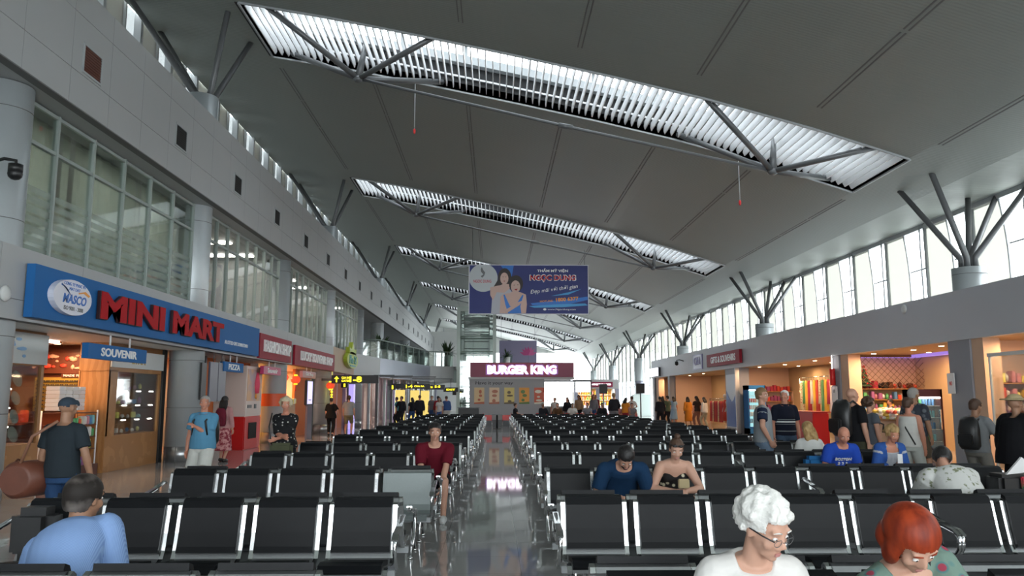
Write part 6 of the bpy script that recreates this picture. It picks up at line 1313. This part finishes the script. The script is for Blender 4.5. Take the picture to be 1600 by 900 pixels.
# things on seats
t = thing('tote_bag', 'blue bag with a black strap on the seat left of the bald person', 'bag', (4.42, 11.15, .44)); MB().bev(4.30, 4.58, 11.08, 11.28, .455, .80, .05).build('bag_body', C('blue canvas', (.02, .13, .33)), t); MB().tube([(4.56, 11.06, .80), (4.60, 11.04, .66), (4.66, 11.04, .48)], .022, 0, 8).build('strap', 'black', t)
t = thing('bag', 'black bag with a white paper and red flower print on the far right seat', 'bag', (5.5, 8.62, .44)); MB().bev(5.32, 5.72, 8.45, 8.75, .455, .80, .04).build('bag_body', 'black', t); MB().add([(5.38, 8.44, .80), (5.55, 8.43, .98), (5.75, 8.44, .84), (5.38, 8.47, .80), (5.55, 8.46, .98), (5.75, 8.47, .84)], [(0, 2, 1), (3, 4, 5), (0, 1, 4, 3), (1, 2, 5, 4), (2, 0, 3, 5)]).build('white_paper', 'wl', t); MB().bev(5.52, 5.68, 8.41, 8.45, .58, .78, .01).build('flower_print', tex_mat('red green print', 'noise', (.5, .03, .06), (.05, .12, .06), 8, .6, (.4, .55)), t)
tag(MB().bev(-3.45, -3.15, 5.88, 6.12, .45, .82, .06).build('bag', 'black'), 'black bag on the seat at the left end of the second row', 'bag')
# --- distant people
random.seed(77)
def crowd(x, y, yaw, H, top, bot, hk, hc, label, sit=False, kind='trousers', fem=False, group='distant people'):
    b = Body(H, sit, lean=random.uniform(0, 8), fem=fem, head=(random.uniform(-30, 30), random.uniform(-15, 5), 0), seat=.45 if sit else .43, hands=[None, (.2, .25, 1.05)] if not sit and random.random() < .4 else ([(-.12, .35, .72), (.12, .35, .72)] if sit else None), feet=None if sit else [(-.1, .1, .085), (.1, -.1, .085)])
    return person(label, x, y, yaw, b, random.choice(['skin', 'skin_tan', 'skin_red']), dict(m=C('crowd '+str(top), top), g=.02, sl=random.choice([.6, .8, 1.8])), dict(k=kind, m=C('crowd '+str(bot), bot)), hk, H_[hc], vox=.028, face=False, group=group)
DK, WH, BL, TL, RD, GY, OR = (.02, .02, .025), (.6, .58, .55), (.05, .1, .25), (.08, .3, .32), (.3, .03, .04), (.2, .2, .22), (.6, .22, .03)
far = [(-5.55, 46.3, TL, DK, 'in a teal top at the far left walkway, first of the group'), (-5.2, 45.2, DK, DK, 'in black beside the teal top at the far left walkway'), (-4.75, 46.5, DK, BL, 'in dark clothes before the yellow light boxes'), (-4.15, 44.6, DK, DK, 'tall and dark at the right of the yellow light boxes'),
       (-3.75, 48.5, GY, BL, 'in grey and blue beyond the left benches'), (-3.35, 47.9, RD, BL, 'in a red top beyond the left benches'), (-3.05, 45.0, WH, BL, 'in a white top near the end of the left benches'), (-2.72, 46.0, BL, WH, 'in pale blue at the end of the left benches, near the lift')]
for i, (x, y, tp, bt, lb) in enumerate(far): crowd(x, y, random.choice([0, 160, 90, 30]), random.uniform(1.6, 1.8), tp, bt, random.choice(['short', 'long', 'short']), random.choice(['black', 'brown']), 'distant person '+lb, fem=i % 2 == 0)
seated = [(-.0+.0, 0)]
names = ['in a black jacket seated alone before the kiosk posters', 'in dark clothes seated right of the kiosk posters', 'in brown seated in the crowded cafe, left side', 'in white seated in the crowded cafe', 'in grey seated in the middle of the cafe crowd', 'in black seated in the middle of the cafe crowd', 'in pink seated in the cafe crowd, right part', 'in dark grey seated at the right edge of the cafe crowd']
for i, (x, y, tp) in enumerate([(1.1, 42.6, DK), (2.6, 43.3, DK), (3.4, 43.3, (.12, .06, .03)), (4.2, 43.3, WH), (5.0, 43.3, GY), (5.8, 43.3, DK), (6.6, 43.3, (.45, .2, .2)), (7.4, 43.3, GY)]): crowd(x, y, random.choice([165, 200, 180]) if i else -90, 1.7, tp, DK, 'short', random.choice(['black', 'brown', 'grey']), 'distant person '+names[i], sit=True)
MB_ = thing('cafe_stool', 'dark stool under the lone seated figure before the kiosk', 'stool', (1.1, 42.6, 0)); MB().bev(.9, 1.3, 42.4, 42.8, .40, .45, .01).build('seat', 'black', MB_); MB().cyl((1.1, 42.6, 0), (1.1, 42.6, .4), .03).build('post', 'strut', MB_); 
q = thing('cafe_stool', 'dark stool at the right edge of the cafe crowd', 'stool', (7.1, 43.2, 0)) if 0 else None
stand = [(3.4, 46.0-.6, WH, DK, 'in white queuing at the kiosk counter'), (4.1, 45.2, DK, GY, 'in black queuing at the kiosk counter'), (5.0, 47.5, (.4, .25, .15), DK, 'in tan standing behind the cafe crowd'), (5.7, 46.0, GY, BL, 'in grey standing behind the cafe crowd'), (6.1, 48.5, RD, DK, 'in red standing behind the cafe crowd'),
         (6.05, 40.6, DK, GY, 'tall in dark grey standing right of the cafe crowd'), (6.75, 41.5, OR, RD, 'in an orange top beside the tall dark figure'), (7.7, 45.0, WH, DK, 'in white near the far kiosk'), (9.0, 43.5, DK, DK, 'in black by the far round column'), (9.6, 44.5, (.1, .13, .08), DK, 'in dark green by the far round column')]
for i, (x, y, tp, bt, lb) in enumerate(stand): crowd(x, y, random.choice([0, 30, -40, 150]), random.uniform(1.62, 1.82) if i != 5 else 1.86, tp, bt, random.choice(['short', 'long']), random.choice(['black', 'brown', 'fair']), 'distant person '+lb, fem=i % 2 == 1)
shop = [(10.6, 50.5, DK, (.4, .35, .3), 1.72, 'in a black jacket before the far right shop opening'), (10.95, 49.0, (.25, .4, .6), (.25, .4, .6), 1.7, 'in pale blue with a crossbody bag before the far right shop'), (11.0, 45.5, OR, OR, 1.68, 'in a yellow orange robe in the far right shop'), (11.0, 43.5, (.03, .02, .02), (.2, .1, .08), 1.72, 'in dark brown browsing the far right shop'), (11.0, 41.9, WH, (.4, .35, .25), 1.66, 'in white with a dark backpack browsing the far right shop')]
for i, (x, y, tp, bt, h, lb) in enumerate(shop): crowd(x, y, -20+i*15, h, tp, bt, random.choice(['short', 'long']), 'black', 'distant person '+lb, kind='skirt' if i in (1, 2) else 'trousers', fem=i in (1, 2, 4))
for y, x, lb in ((25.2, 12.6, 'in black behind the snack table'), (16.9, 12.0, 'in red behind the nearest right shop display')): crowd(x, y, 90, 1.6, DK if y > 20 else RD, DK, 'short', 'black', 'shop worker, person '+lb)
